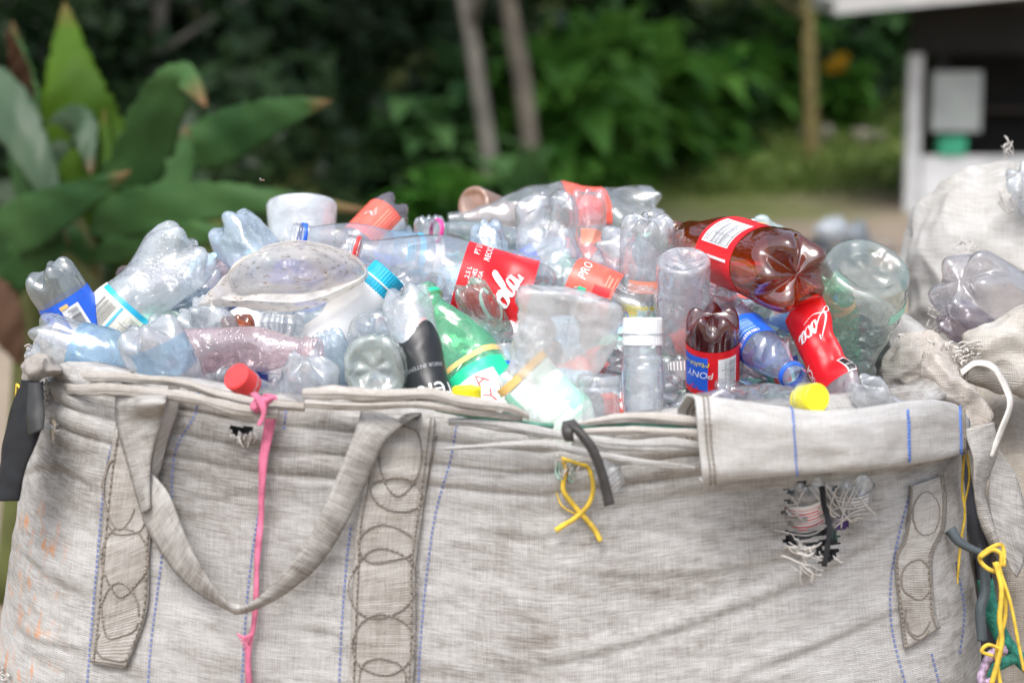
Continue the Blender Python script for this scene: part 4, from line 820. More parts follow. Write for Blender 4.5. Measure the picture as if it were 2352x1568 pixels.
# cloth lumps: puffed closed bodies from an outline ------------------------------
def puff(name, outl, d, T, m, label=None, cat=None, seed=1, amp=.012, freq=10, par=None, n=90, rings=22, dslope=(0, 0), group=None, crease=1.0, center=None):
    o2 = catmull(list(outl)+[outl[0]], n+1)[:-1]; c = np.array(center) if center else o2.mean(0); V = []; UV = []
    for side in (1, -1):
        for i in range(rings):
            k = math.cos(math.pi/2*i/rings) if side == 1 else math.sin(math.pi/2*(i+1)/(rings+1))
            k = max(k, .01); bul = math.sqrt(max(0, 1-k*k))
            for q in o2:
                x, y = c + (q-c)*k; dd = d + dslope[0]*(x-c[0]) + dslope[1]*(y-c[1]) - side*T*bul; V.append(P(x, y, dd)); UV.append(((x)/1700, y/1700))
    # order: front (edge->centre), then back (centre->edge)
    fr = rings*n; A = np.array(V); front = A[:fr][::1]; nr = 2*rings; F = []
    rowsidx = [list(range(i*n, (i+1)*n)) for i in range(rings-1, -1, -1)]     # centre -> edge front
    back = [list(range(fr+i*n, fr+(i+1)*n)) for i in range(rings-1, -1, -1)]   # edge -> centre back
    seq = rowsidx + back
    for a, b in zip(seq[:-1], seq[1:]):
        for j in range(n): F.append((a[j], a[(j+1) % n], b[(j+1) % n], b[j]))
    F.append(tuple(seq[0])[::-1]); F.append(tuple(seq[-1]))
    cc = A.mean(0); nn = A - cc; nn /= np.linalg.norm(nn, axis=1)[:, None]+1e-9
    A = A + nn*(amp*(pn(A*freq, seed) - crease*1.4*np.abs(pn(A*freq*1.1, seed+3)) + .45*pn(A*freq*3, seed+6) - crease*.5*np.abs(pn(A*freq*2.7, seed+8))))[:, None]
    o = mesh_obj(name, A, F, m, par, uv=UV)
    if label: tag(o, label, cat, group)
    return o
SK2 = fabric('second_sack_cloth', (.50, .49, .47), (.28, .25, .20), .62, scale=.9, bias=-.03); SK3 = fabric('third_sack_cloth', (.50, .46, .40), (.28, .24, .2), .6, scale=.8, bias=.03)
s2 = empty('white_sack', P(2300, 700, 3.0))
def kid(o, rt): o.parent = rt; o.matrix_parent_inverse = Matrix.Translation(rt.location).inverted(); return o
kid(puff('sack_body', [(2066, 640), (2068, 570), (2090, 505), (2120, 455), (2160, 408), (2215, 382), (2260, 372), (2300, 362), (2330, 372), (2400, 420), (2560, 560), (2600, 900), (2450, 1500), (2250, 1500), (2120, 900), (2082, 740)], 2.95, .22, SK2, amp=.019, freq=6, seed=4, n=200, rings=50, center=(2310, 640)), s2)
kid(puff('torn_flap', [(2190, 800), (2205, 765), (2240, 740), (2290, 725), (2352, 690), (2450, 660), (2480, 900), (2380, 930), (2300, 900), (2235, 880), (2215, 850)], 2.42, .06, fabric('torn_flap_cloth', (.52, .50, .46), (.31, .27, .22), .6, scale=.9), amp=.014, freq=9, seed=11, n=160, rings=34), s2)
kid(threads([(2130, 660, 2165, 800, 40, 45, .4, .3, 2.62), (2180, 560, 2260, 600, 16, 45, .3, -.3, 2.68), (2195, 780, 2260, 830, 26, 40, -.5, .2, 2.36), (2285, 425, 2345, 445, 10, 60, .05, .8, 2.74), (2300, 340, 2325, 372, 10, 30, .1, -.9, 2.8), (2120, 780, 2220, 850, 36, 42, .4, .3, 2.42)], par=False), s2)
tag(s2, 'second bulging white woven sack with torn frayed mouth, beside the big one', 'sack')
o = puff('beige_sack', [(2215, 850), (2300, 850), (2400, 830), (2600, 900), (2700, 1300), (2600, 1900), (2300, 1900), (2225, 1600), (2250, 1300), (2190, 1100), (2200, 950)], 2.62, .17, SK3, 'shaded beige woven sack squeezed in at the right frame edge', 'sack', seed=13, amp=.02, freq=6, n=160, rings=40)
# gathered cloth where the sack corner is tied
CR = fabric('crumpled_corner_cloth', (.56, .52, .48), (.30, .25, .20), .6, bias=.02)
for nm, ol, d, T, sd_ in [('gathered_corner', [(2020, 850), (2045, 790), (2090, 760), (2150, 800), (2200, 850), (2150, 930), (2060, 935), (2020, 900)], 2.36, .04, 21), ('gathered_corner', [(2110, 830), (2150, 800), (2210, 850), (2260, 880), (2290, 940), (2285, 1010), (2240, 1040), (2180, 960), (2110, 900)], 2.28, .05, 22),
                       ('gathered_corner', [(2060, 770), (2120, 740), (2180, 770), (2230, 830), (2200, 880), (2120, 840)], 2.44, .035, 23)]:
    child(puff(nm, ol, d, T, CR, seed=sd_, amp=.015, freq=13, n=110, rings=26))
# strap loop on the right corner
ribbon('lifting_strap', [(2210, 985, 2.2), (2235, 1050, 2.19), (2238, 1120, 2.2), (2245, 1180, 2.22), (2268, 1240, 2.23), (2300, 1300, 2.24)], [(2282, 970, 2.22), (2290, 1040, 2.24), (2262, 1120, 2.25), (2275, 1180, 2.23), (2290, 1230, 2.22), (2310, 1290, 2.22)], WEB, n=60, bow=.006, seed=8)
ribbon('lifting_strap', [(2290, 1030, 2.3), (2275, 1080, 2.3), (2270, 1140, 2.29), (2280, 1200, 2.28), (2300, 1260, 2.27), (2325, 1310, 2.26)], [(2300, 1040, 2.3), (2332, 1090, 2.31), (2352, 1160, 2.31), (2358, 1230, 2.3), (2352, 1290, 2.28), (2335, 1325, 2.26)], WEB, n=60, bow=.004, seed=9)
ribbon('white_webbing_loop', [(2205, 850, 2.26), (2240, 828, 2.26), (2285, 838, 2.26), (2318, 890, 2.26), (2326, 930, 2.25), (2305, 990, 2.24), (2280, 1050, 2.22)], [(2210, 862, 2.25), (2242, 840, 2.25), (2278, 850, 2.25), (2305, 896, 2.25), (2314, 932, 2.24), (2294, 985, 2.23), (2270, 1045, 2.22)], THR, n=60, nw=3, bow=.001)
# ties and rags: things tied to the sack ------------------------------------------
def freerib(name, Lp, Rp, m, label, cat, **k): o = ribbon(name, Lp, Rp, m, par=False, **k); tag(o, label, cat); return o
PK = simple('pink_webbing', (.60, .15, .25), .85, .38, 45, bump=.001, bscale=500)
pt = empty('pink_tape', P(610, 920, 2.0))
xs = [(612, 905), (626, 918), (618, 985), (606, 1050), (602, 1120), (600, 1190), (594, 1250), (590, 1310), (588, 1380), (582, 1440), (572, 1480), (570, 1520), (574, 1600)]; ws = [8, 12, 12, 10, 7, 6, 7, 5, 6, 5, 7, 6, 8]
q = [(x-w, y, dep(x, y, .012 if 1200 > y > 940 else (.03 if y < 940 else .01))) for (x, y), w in zip(xs, ws)]; q2 = [(x+w, y, e[2]-.002) for (x, y), w, e in zip(xs, ws, q)]
kid(ribbon('tape_strip', q, q2, PK, n=140, nw=4, bow=.0015, par=False), pt)
kid(ribbon('tape_end', [(575, 905, 2.03), (590, 925, 2.02), (600, 950, 2.02), (590, 975, 2.02)], [(588, 900, 2.03), (606, 918, 2.02), (612, 945, 2.02), (600, 978, 2.02)], PK, n=30, nw=3, par=False), pt)
kid(puff('tape_knot', [(575, 925), (590, 905), (625, 908), (632, 925), (610, 940), (585, 945)], 2.03, .012, PK, amp=.006, freq=60, n=40, rings=12), pt)
kid(tubes('tape_fray', [(catmull([P(572, 1480, 2.03), P(560+k*5, 1465-k*3, 2.02), P(545+k*4, 1455+k*9, 2.02)], 10), .0012) for k in range(5)], PK), pt)
tag(pt, 'long faded pink tape knotted at the rim and hanging down the front', 'tape')
RB = simple('black_rubber', (.045, .042, .04), .55, .3, 40, bump=.001, bscale=200)
rb = empty('rubber_strip', P(1310, 980, 2.0))
kid(ribbon('strip', [(1296, 972, 2.0), (1315, 985, 1.985), (1350, 1030, 1.98), (1375, 1090, 1.985), (1391, 1162, 1.99)], [(1318, 965, 2.0), (1340, 990, 1.98), (1370, 1030, 1.975), (1392, 1088, 1.98), (1410, 1156, 1.985)], RB, n=50, nw=5, bow=.004, thick=.004, par=False), rb)
kid(ribbon('loop', [(1294, 970, 2.0), (1292, 990, 1.99), (1300, 1012, 1.99)], [(1314, 966, 2.0), (1316, 990, 1.985), (1316, 1014, 1.99)], RB, n=20, nw=4, bow=.003, thick=.004, par=False), rb)
tag(rb, 'short black rubber strip looped over the rim at centre', 'strip')
YS = simple('yellow_twine', (.66, .45, .05), .8, .4, 60)
def off(pts, o_): return catmull([P(x, y, dep(x, y, o_)) for x, y in pts], 36)
o = tubes('yellow_twine', [(off([(1290, 1055), (1300, 1075), (1293, 1120), (1310, 1150), (1345, 1190), (1365, 1215), (1380, 1242)], .012), np.linspace(.003, .0035, 36)), (off([(1290, 1052), (1330, 1065), (1352, 1075), (1362, 1120), (1350, 1160), (1320, 1190), (1295, 1205), (1276, 1218)], .014), np.linspace(.0024, .0036, 36)), (off([(1278, 1130), (1290, 1160), (1320, 1178), (1345, 1180)], .009), .0012)], YS); tag(o, 'yellow twine tied through the cloth below the rubber strip', 'twine')
o = tubes('mint_thread', [(off([(1280 + 7*k, 1062), (1276 + 8*k, 1080), (1284+6*k, 1100+4*(k % 3))], .008), .0012) for k in range(6)], simple('mint_thread', (.45, .68, .60), .8, .2)); tag(o, 'pale mint threads poking out beside the yellow twine', 'thread')
# right side ties
yt = empty('yellow_twine', P(2275, 1270, 2.2))
def tw(p, r=.0022, d=2.2): return (catmull([P(x, y, d - .004*math.sin(i)) for i, (x, y) in enumerate(p)], 40), r)
kid(tubes('twine_strands', [tw([(2214, 1045), (2210, 1120), (2216, 1180), (2206, 1250), (2198, 1345)], .0018, 2.24), tw([(2222, 1040), (2226, 1100), (2214, 1160)], .0015, 2.24), tw([(2250, 1280), (2280, 1262), (2300, 1275), (2290, 1310), (2262, 1300), (2252, 1275), (2300, 1250), (2306, 1300)], .003, 2.19),
    tw([(2285, 1290), (2300, 1350), (2296, 1420), (2300, 1480), (2275, 1580)], .0035, 2.18), tw([(2290, 1290), (2320, 1380), (2340, 1480), (2352, 1540)], .0022, 2.18), tw([(2295, 1300), (2310, 1400), (2290, 1500), (2300, 1590)], .003, 2.19), tw([(2300, 1490), (2270, 1480), (2255, 1495), (2280, 1505)], .0025, 2.18)], YS), yt); tag(yt, 'yellow twine knotted round the corner strap at the right', 'twine')
o = tubes('rubber_hose_scrap', [tw([(2182, 1215), (2205, 1245), (2255, 1270)], np.linspace(.008, .0045, 40), 2.21), tw([(2262, 1300), (2262, 1360), (2252, 1400), (2256, 1470)], .007, 2.22)], simple('slate_rubber', (.07, .09, .10), .5, .3, 40)); tag(o, 'slate grey rubber scrap tied in with the yellow twine', 'scrap')
o = tubes('green_rope', [tw([(2262, 1330), (2275, 1400), (2300, 1460), (2330, 1500), (2360, 1530)], .011, 2.26), tw([(2330, 1510), (2290, 1530), (2260, 1560), (2250, 1590)], .007, 2.24)], simple('green_rope', (.02, .17, .12), .8, .5, 90, bump=.003, bscale=260)); tag(o, 'dark green rope end hanging behind the yellow twine', 'rope')
o = tubes('striped_cord', [tw([(2310, 1490), (2280, 1500), (2262, 1530), (2255, 1565), (2290, 1560)], .006, 2.2)], simple('striped_cord', (.40, .30, .42), .8, .8, 140)); tag(o, 'pink and blue speckled cord at the bottom of the ties', 'cord')
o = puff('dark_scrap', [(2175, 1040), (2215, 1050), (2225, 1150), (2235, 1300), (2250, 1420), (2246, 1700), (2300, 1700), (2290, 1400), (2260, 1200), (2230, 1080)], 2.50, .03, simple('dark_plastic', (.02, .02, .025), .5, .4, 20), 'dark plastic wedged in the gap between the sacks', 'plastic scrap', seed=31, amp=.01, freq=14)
# left rag and black strip
RG = fabric('grey_rag_cloth', (.36, .33, .30), (.22, .20, .18), .5, scale=1.2)
o = puff('grey_rag', [(46, 870), (52, 838), (80, 815), (105, 812), (135, 835), (155, 850), (140, 862), (105, 868), (78, 885), (52, 882)], 2.19, .035, RG, 'grey knitted rag knotted over the left corner of the rim', 'rag', seed=41, amp=.007, freq=24, n=90, rings=24)
BK = simple('black_cloth', (.008, .009, .011), .9, .3, 30, bump=.0015, bscale=60)
o = freerib('black_cloth_strip', [(52, 872, 2.19), (30, 930, 2.18), (12, 1000, 2.17), (0, 1080, 2.16), (-12, 1150, 2.15)], [(98, 880, 2.17), (100, 930, 2.13), (92, 990, 2.12), (62, 1070, 2.12), (42, 1150, 2.12)], BK, 'long black cloth strip hanging below the grey rag', 'cloth strip', n=50, bow=.012, thick=.003, wr=.006, seed=2)
o = freerib('black_cloth_strip', [(66, 880, 2.15), (62, 940, 2.12), (66, 1000, 2.11)], [(92, 880, 2.14), (102, 940, 2.11), (100, 985, 2.1)], simple('faded_black_cloth', (.028, .028, .028), .6, .3, 30), 'short faded black strip lying over the longer black one', 'cloth strip', n=30, bow=.006, thick=.003, wr=.003, seed=5)
o = tubes('yellow_thread', [(catmull([P(40, 883, 2.3), P(48, 895, 2.29), P(42, 905, 2.29), P(36, 990, 2.29)], 20), .0018), (catmull([P(38, 880, 2.3), P(30, 960, 2.3), P(-4, 1150, 2.3)], 20), .001)], YS); tag(o, 'yellow thread caught behind the grey rag', 'thread')

fl = empty('insect', P(602, 415, 2.25)); bm_ = tubes('insect_body', [(np.array([[-.003, 0, 0], [-.001, 0, .0004], [.002, 0, .0006], [.0035, 0, .0003]]), [.0006, .0012, .0013, .0006])], simple('insect_brown', (.16, .10, .06), .6), fl, 8)
for s_ in (-1, 1): mesh_obj('wing', [(0, 0, .001), (-.002, s_*.003, .003), (-.0035, s_*.0025, .0035), (-.003, s_*.0006, .002)], [(0, 1, 2, 3)], pet('insect_wing', milk=.3), fl)
tag(fl, 'tiny brown insect hovering in the air above the leaf', 'insect')
# ================================================================== THE BOTTLES
PI = math.pi
# --- left cluster
bottle('grey clear bottle with blue barcode label, base up at the far left', (98, 612, 2.40), (300, 925, 2.46), 64, GREYP, deform=[('dent', 1.2, .2, .03, .004)], roll=.2,
       labels=[(.22, .50, 'blue', [RECT(-.014, -.020, .012, .024, 'white'), BARS(-.010, -.016, .008, .016, 'black', 16, False, .45, 3), BARS(.016, -.02, .032, .022, 'lblue', 12, False, .4), RECT(-.06, .0225, .06, .025, 'lblue'), RECT(.0, -.026, .012, -.0205, 'gold')])])
bottle('big misty clear bottle with cream nutrition table and cyan band on its label', (448, 548, 2.46), (118, 905, 2.44), 84, CLEARW, 'contour', deform=[('ell', .4, .85, .0, .3), ('dent', .3, .12, .05, .012), ('dent', -.8, .25, .03, .005), ('dent', .5, .3, .022, .003)], roll=.5,
       labels=[(.43, .76, 'cream', [RECT(-.06, -.05, .06, -.042, 'cyan'), BARS(-.034, -.036, .004, .03, 'grey', 14, False, .12, 4), BARS(-.034, -.036, .004, .03, 'grey', 4, True, .06, 4), RECT(.006, -.04, .0095, .05, 'sky'), BARS(.014, -.036, .040, .02, 'black', 22, True, .45, 9), BARS(-.03, -.036, -.006, .03, 'grey', 26, False, .35, 8)])])
bottle('pale blue labelled clear bottle lying against the left rim', (80, 772, 2.25), (420, 880, 2.22), 72, CLEAR, deform=[('crum', .003, 18, 3), ('dent', .6, .1, .03, .008)], roll=.1,
       labels=[(.30, .66, 'film', [BARS(-.02, -.03, .03, .03, 'film', 12, False, .5, 2), RECT(-.06, -.040, .06, -.026, 'film')])])
bottle('tall clear bottle leaning left just above the strap, base up', (325, 738, 2.17), (520, 1120, 2.24), 84, FROST, 'waist', deform=[('crum', .006, 14, 7), ('dent', .5, .15, .03, .008)], labels=[(.12, .30, 'film', [], dict(t0=-1.2, t1=.9))])
bottle('light blue ribbed water bottle pointing base up to the left', (515, 512, 2.62), (720, 730, 2.56), 68, BLUEP, 'soda', deform=[('crum', .005, 20, 2), ('dent', .5, .05, .02, .006)], roll=.3)
bottle('rounded translucent white tub end standing behind the dirty jug', (693, 462, 2.78), (694, 700, 2.74), 66, pet('white_tub', tint=(.93,.93,.93), milk=.62, drops=.0006, rough=.2), 'hdpe', deform=[('ell', 1.57, 1.1, 0, .6)], name='plastic_tub', cat='tub', rn=.03)
bottle('clear bottle with open threaded neck and blue ring, lying behind the jug', (1110, 612, 2.68), (672, 538, 2.56), 50, CLEAR, 'waist', deform=[('dent', .5, .6, .03, .006)], ring='blue', rn=.0165,
       labels=[(.18, .52, 'film', [RECT(-.03, -.03, .04, -.015, 'white'), RECT(-.03, .0, .05, .010, 'sky'), BARS(-.02, .018, .03, .032, 'cyan', 3, False, .6)])])
bottle('large clear bottle with red script label and open neck with red ring', (1262, 700, 2.45), (795, 566, 2.45), 92, CLEAR, deform=[('ell', .9, .93, .1, .5), ('dent', .55, .23, .035, .015)], ring='red', rn=.0165,
       labels=[(.10, .445, 'red', [TXT('2.5 L', .016, .040, .009, 'white'), TXT('IONES', .013, .031, .009, 'white', wx=.85), TXT('EOSA', .013, .0225, .009, 'white', wx=.85), TXT('PT LF', .062, .036, .012, 'white'), TXT('RECICLA', .064, .02, .012, 'white')] + script('cola', -.012, -.026, .021, 'white', -14) + [TXT('®', .03, -.035, .008, 'white')])])
# --- dirty jug scoop (custom)
def jug():
    outer = [(452, 703), (480, 668), (520, 636), (566, 596), (606, 566), (650, 556), (700, 552), (770, 568), (820, 592), (846, 622), (836, 646), (790, 672), (730, 702), (680, 716), (620, 718), (560, 708), (500, 706)]
    inner = [(534, 672), (524, 640), (536, 606), (570, 584), (610, 571), (652, 562), (700, 558), (765, 574), (812, 596), (836, 622), (826, 636), (790, 652), (745, 668), (700, 676), (640, 676), (590, 676), (555, 680)]
    n = 120; A = catmull(outer+[outer[0]], n+1)[:-1]; B = catmull(inner+[inner[0]], n+1)[:-1]; c = np.array([690, 628]); rows = []
    for t in np.linspace(0, 1, 12):   # front wall between rim and opening
        q = A*(1-t)+B*t; rows.append([P(x, y, 2.30 - .028*math.sin(PI*t*.9) + .0001*abs(x-690)*(1-t)) for x, y in q])
    for k in np.linspace(.97, .04, 24): # hollow inside of the bowl
        bul = math.sqrt(1-k*k); q = c + (B-c)*k; rows.append([P(x, y-6*bul, 2.305 + .13*bul + .004*math.sin(x/22)) for x, y in q])
    V = np.array(rows).reshape(-1, 3); nr = len(rows); V += CF*(.004*pn(V*14, 4)[:, None]) + CU*(.0025*pn(V*np.array([8, 30, 60]), 9)[:, None]); F = grid_faces(nr, n, True); F.append(tuple((nr-1)*n+k for k in range(n)))
    o = mesh_obj('cut_jug', V, F, JUG); tag(o, 'frosted plastic jug cut open, speckled with brown dirt, mouth towards the viewer', 'jug')
jug()
puff('plastic_film', [(610, 650), (640, 600), (690, 585), (730, 610), (745, 655), (690, 672), (640, 668)], 2.50, .02, pet('violet_film', tint=(.6,.65,1), milk=.5, mcol=(.33,.38,.85)), 'crumpled violet blue film behind the cut jug', 'film', seed=3, amp=.008, freq=26)
bottle('white plastic bottle with turquoise cap, tilted up to the right', (640, 905, 2.34), (893, 628, 2.36), 66, WHITEP, 'hdpe', cap='cyan', rn=.0245, capargs=dict(h=.048, dr=.002), name='white_bottle')
bottle('amber bottle end poking out under the jug', (545, 722, 2.40), (560, 900, 2.40), 43, pet('amber_light', tint=(.75,.32,.12), milk=.3, mcol=(.5,.16,.05)), deform=[('crum', .006, 20, 8)])
bottle('clear fluted cup upside down beside the amber bottle end', (650, 722, 2.30), (640, 860, 2.30), 56, FROST, 'jar', deform=[('shear', .05, 12, 0, .8), ('crum', .004, 18, 5)], rn=.028, name='plastic_cup', cat='cup')
bottle('fogged clear bottle with pinkish inside lying flat above the red cap', (300, 815, 2.30), (735, 800, 2.22), 52, PINKP, 'soda', deform=[('ell', .3, .8, 0, .7), ('dent', 1.2, .6, .05, .012)])
bottle('clear bottle with red cap sticking out at the rim', (770, 1040, 2.25), (545, 866, 2.075), 38, CLEAR, cap='red', rn=.0150, capargs=dict(h=.026, top=.004))
bottle('clear bottle with dark blue label deep behind the red cap', (575, 800, 2.30), (590, 1100, 2.30), 36, CLEAR, labels=[(.14, .5, 'navy', [])])
bottle('crumpled milky bottle between the red cap and the round bottle base', (702, 812, 2.10), (690, 1100, 2.16), 72, FROST, deform=[('crum', .012, 15, 6), ('ell', .5, .8, 0, .8)], labels=[(.42, .55, 'blue', [], dict(t0=-.2, t1=1.8))])
bottle('small light blue bottle base facing up behind the crumpled milky bottle', (748, 762, 2.27), (800, 930, 2.3), 40, BLUEP, 'lobe')
bottle('clear dome shaped jar base behind the front round bottle base', (862, 742, 2.26), (880, 960, 2.34), 74, CLEAR, 'jar', deform=[('crum', .003, 14, 2)], labels=[(.45, .6, 'gold', [BARS(-.03, -.01, .03, .01, 'pink', 4, True, .4)])])
bottle('round clear bottle base facing the viewer above the left strap end', (857, 848, 2.09), (885, 830, 2.34), 82, pet('milky_green_pet', tint=(.88,.94,.91), milk=.34, mcol=(.78,.86,.82)), 'flat', deform=[('crum', .004, 16, 12)])
bottle('tall thin walled bottle with torn black label reading upside down', (925, 662, 2.19), (1040, 1120, 2.10), 60, FROST, deform=[('ell', .3, .85, 0, .9), ('crum', .004, 13, 4), ('shear', .12, 2, .3, .8)], roll=.4,
       labels=[(.25, .64, 'black', [TXT('reiel', -.004, .034, .036, 'white', wx=.9), TXT('SABOR INTENSO', 0, -.002, .0075, 'grey'), RECT(.02, -.036, .026, -.03, 'grey')], dict(t0=-1.5, t1=1.6, wob=.35))])
bottle('smoky brown bottle with orange red label, base up on the skyline', (912, 470, 2.78), (735, 655, 2.68), 49, GRAPE, roll=.5,
       labels=[(.15, .50, 'orange', [RECT(-.055, -.04, -.022, .04, 'white'), BARS(-.018, -.03, .008, .035, 'peach', 5, True, .35, 3), BARS(-.016, -.03, -.006, .03, 'dred', 18, False, .1, 5), STROKE([(0, 0), (.6, .5), (1.1, .3), (.8, -.3), (.2, -.2), (-.4, -.8)], .22, .016, -.012, .009, 'white', 60), STROKE([(.8, -.2), (1.6, -.6), (2.2, -.4)], .22, .016, -.012, .009, 'white', 60)])])
bottle('small clear fluted bottle base right of the smoky brown bottle', (985, 498, 2.70), (1000, 700, 2.68), 37, CLEAR, 'lobe')
bottle('clear bottle with open neck and pink ring pointing left at the back', (1330, 590, 2.76), (982, 528, 2.62), 40, CLEAR, ring='pink', rn=.0165)
bottle('tan stained cut tube end at the back of the pile', (1085, 468, 2.86), (1190, 500, 2.98), 38, TANP, 'hdpe', name='cut_tube', cat='tube', rn=.02)
bottle('longest clear bottle lying across the back with a red label band', (1515, 474, 2.86), (1030, 508, 2.80), 74, CLEAR, deform=[('ell', 1.2, .8, .0, .35), ('dent', .3, .12, .06, .03), ('crum', .006, 11, 5)], roll=.3, labels=[(.26, .46, 'orange', [RECT(.0, -.02, .02, .03, 'red')], dict(t0=-.5, t1=2.6))])
bottle('crumpled light blue bottle end between red label and clear petals', (1112, 512, 2.60), (1160, 690, 2.56), 46, BLUEP, deform=[('crum', .007, 22, 9)])
bottle('big squashed clear bottle standing on its neck, lobed base up', (1262, 440, 2.52), (1268, 760, 2.50), 88, CLEAR, roll=.55, deform=[('ell', .7, .85, 0, .5), ('dent', .35, .16, .07, .045), ('dent', -.7, .28, .05, .02), ('crum', .009, 12, 3)])
bottle('narrower clear petal base right behind the big squashed bottle', (1350, 436, 2.62), (1352, 760, 2.60), 50, pet('clear_red_tinge', tint=(.96,.9,.9), milk=.18, mcol=(.9,.78,.78)), deform=[('crum', .007, 15, 9)], labels=[(.30, .40, 'peach', [], dict(t0=-1, t1=.4))])
bottle('upside down frosted bottle with ten lobed base and faint red print', (1490, 494, 2.46), (1474, 960, 2.56), 66, FROST, 'lobe', deform=[('crum', .0015, 12, 3)], roll=.2,
       labels=[(.28, .34, 'peach', [TXT('fruta', 0, 0, .012, 'white')], dict(t0=-.6, t1=.7)), (.40, .53, 'yellow', [RECT(-.034, -.014, .012, .016, 'paleg'), BARS(-.03, -.01, .008, .012, 'lgreen', 6, False, .3), STROKE([(0, 0), (.6, -1), (1.2, .2)], .3, .024, .004, .012, 'blue')])])
bottle('upside down clear bottle with flat round base, left of the small dark red one', (1570, 594, 2.28), (1566, 1060, 2.46), 65, CLEARW, 'flat', deform=[('dent', .2, .5, .05, .004)])
bottle('clear bottle lying tilted with small red fruit drink label', (1500, 722, 2.46), (1165, 592, 2.5), 62, CLEAR, deform=[('dent', 1., .2, .04, .01)],
       labels=[(.26, .56, 'orange', [TXT('PRO', .028, .016, .018, 'white', shear=.2), RECT(-.01, .004, .0, .016, 'green'), RECT(-.02, -.03, .01, -.005, 'red'), BARS(.012, -.032, .04, -.016, 'peach', 3, False, .5), RECT(-.03, -.028, -.016, -.01, 'dred')])])
bottle('crumpled pale green tinted bottle end above the green bottle', (1068, 650, 2.36), (1180, 830, 2.42), 52, GREENL, deform=[('crum', .009, 20, 14)])
bottle('crushed green soda bottle with open neck and gold edged label', (1185, 1010, 2.14), (974, 664, 2.26), 78, GREENP, deform=[('ell', .2, .8, .0, .7), ('dent', -.4, .62, .06, .022), ('crum', .005, 12, 6)], rn=.0150,
       labels=[(.14, .43, 'green', [RECT(-.08, .045, .08, .053, 'gold'), RECT(-.030, -.045, .028, .020, 'white'), TXT('DA', -.006, .005, .026, 'red', 18), TXT('RY', -.002, -.022, .026, 'red', 18)])], ring='green')
bottle('clear bottle with flat yellow cap just showing behind the rim', (1072, 1180, 2.12), (1072, 892, 2.10), 40, CLEAR, cap='yellow', rn=.0155, capargs=dict(h=.014))
bottle('small clear tumbler with pale print between green bottle and black label', (1052, 808, 2.24), (1050, 1060, 2.24), 32, CLEAR, 'lobe')
bottle('juice carton bottle with blue and orange label behind the front crushed bottle', (1160, 790, 2.2), (1165, 1080, 2.18), 27, FROST, 'flat', labels=[(.14, .74, 'blue', [RECT(-.012, .01, .010, .04, 'white'), BARS(-.008, .012, .006, .036, 'grey', 6, True, .4), RECT(.010, .0, .022, .034, 'orange'), RECT(-.012, .002, .01, .009, 'yellow'), RECT(-.014, -.016, .012, -.008, 'white')])])
# --- front centre
bottle('large crumpled milky bottle in front at the centre, square topped', (1316, 672, 2.07), (1215, 1230, 2.13), 122, pet('milky_front', tint=(.97,.98,.98), milk=.40, mcol=(.94,.96,.97), rough=.1), 'flat', deform=[('ell', .15, .62, .0, .95), ('crum', .017, 8, 8), ('dent', .5, .16, .10, .045), ('dent', -.6, .33, .08, .03), ('crum', .005, 19, 18)], roll=.5)
bottle('crushed clear bottle with mint green label pressed against the rim at centre', (1180, 830, 2.10), (1420, 1120, 2.09), 66, FROST, deform=[('ell', .2, .6, 0, .9), ('crum', .008, 13, 15)],
       labels=[(.12, .62, 'paleg', [RECT(-.07, -.02, -.012, .028, 'lgreen'), RECT(.032, -.05, .06, .0, 'lgreen'), RECT(-.01, -.03, .03, .01, 'paleg'), BARS(-.03, .03, .04, .05, 'white', 5, False, .5), RECT(-.07, -.062, .07, -.052, 'gold'), RECT(.0, -.05, .02, -.034, 'white')], dict(t0=-1.7, t1=1.7))])
bottle('clear squat bottle with thick white cap left of the flat based bottle', (1476, 1140, 2.22), (1476, 733, 2.22), 50, pet('milky_squat', milk=.3), 'waist', cap='white', rn=.0235, capargs=dict(h=.034, top=.002))
bottle('clear flat bottomed tumbler by the rim at centre right', (1375, 860, 2.09), (1370, 1100, 2.10), 52, FROST, 'flat', name='plastic_cup', cat='cup')
bottle('clear tumbler upside down right below the white cap', (1478, 815, 2.12), (1480, 1060, 2.12), 50, pet('clear_tumbler', milk=.2), 'flat', name='plastic_cup', cat='cup', deform=[('crum', .002, 14, 3)])
bottle('slim grey labelled bottle with barcode left of the small dark red bottle', (1560, 815, 2.32), (1580, 1100, 2.3), 44, CLEAR, labels=[(.06, .22, 'grey', [BARS(-.02, -.012, .02, .0, 'white', 9, True, .4)]), (.3, .55, 'white', [BARS(.006, -.02, .022, .02, 'black', 20, False, .4, 3), RECT(-.02, .012, -.012, .02, 'red')])])
bottle('small dark red malt drink bottle standing on its cap, blue and red label', (1637, 712, 2.20), (1636, 1120, 2.33), 62, MAROON, roll=.63,
       labels=[(.16, .40, 'red', [RECT(.006, -.0245, .046, .0245, 'blue'), RECT(-.034, -.0225, -.007, .022, 'white'), BARS(-.031, -.019, -.010, .02, 'grey', 10, False, .18, 4), BARS(-.031, -.019, -.010, .02, 'grey', 3, True, .1, 4), BARS(-.030, -.018, -.018, .018, 'grey', 24, False, .3, 7),
            TXT('PONY', .017, .000, .0135, 'white', shear=.15, wx=1.0), TXT('Malta', .017, -.0145, .0095, 'yellow', 4, shear=.3, wx=1.3), TXT('MINI', .038, -.016, .006, 'yellow'),
            STROKE([(.2, -.9), (0, -.2), (.4, .1), (1.2, .2), (1.8, .5), (2.1, 0)], .16, -.003, .010, .006, 'white', 180), STROKE([(2.2, -.3), (1.6, .0), (2.4, .5), (1.9, 1.3), (1.2, 1.4), (1.0, .8), (.8, .3)], .4, .014, .017, .006, 'red'), STROKE([(0, 0), (3, 0)], .12, -.002, .020, .004, 'white')])])
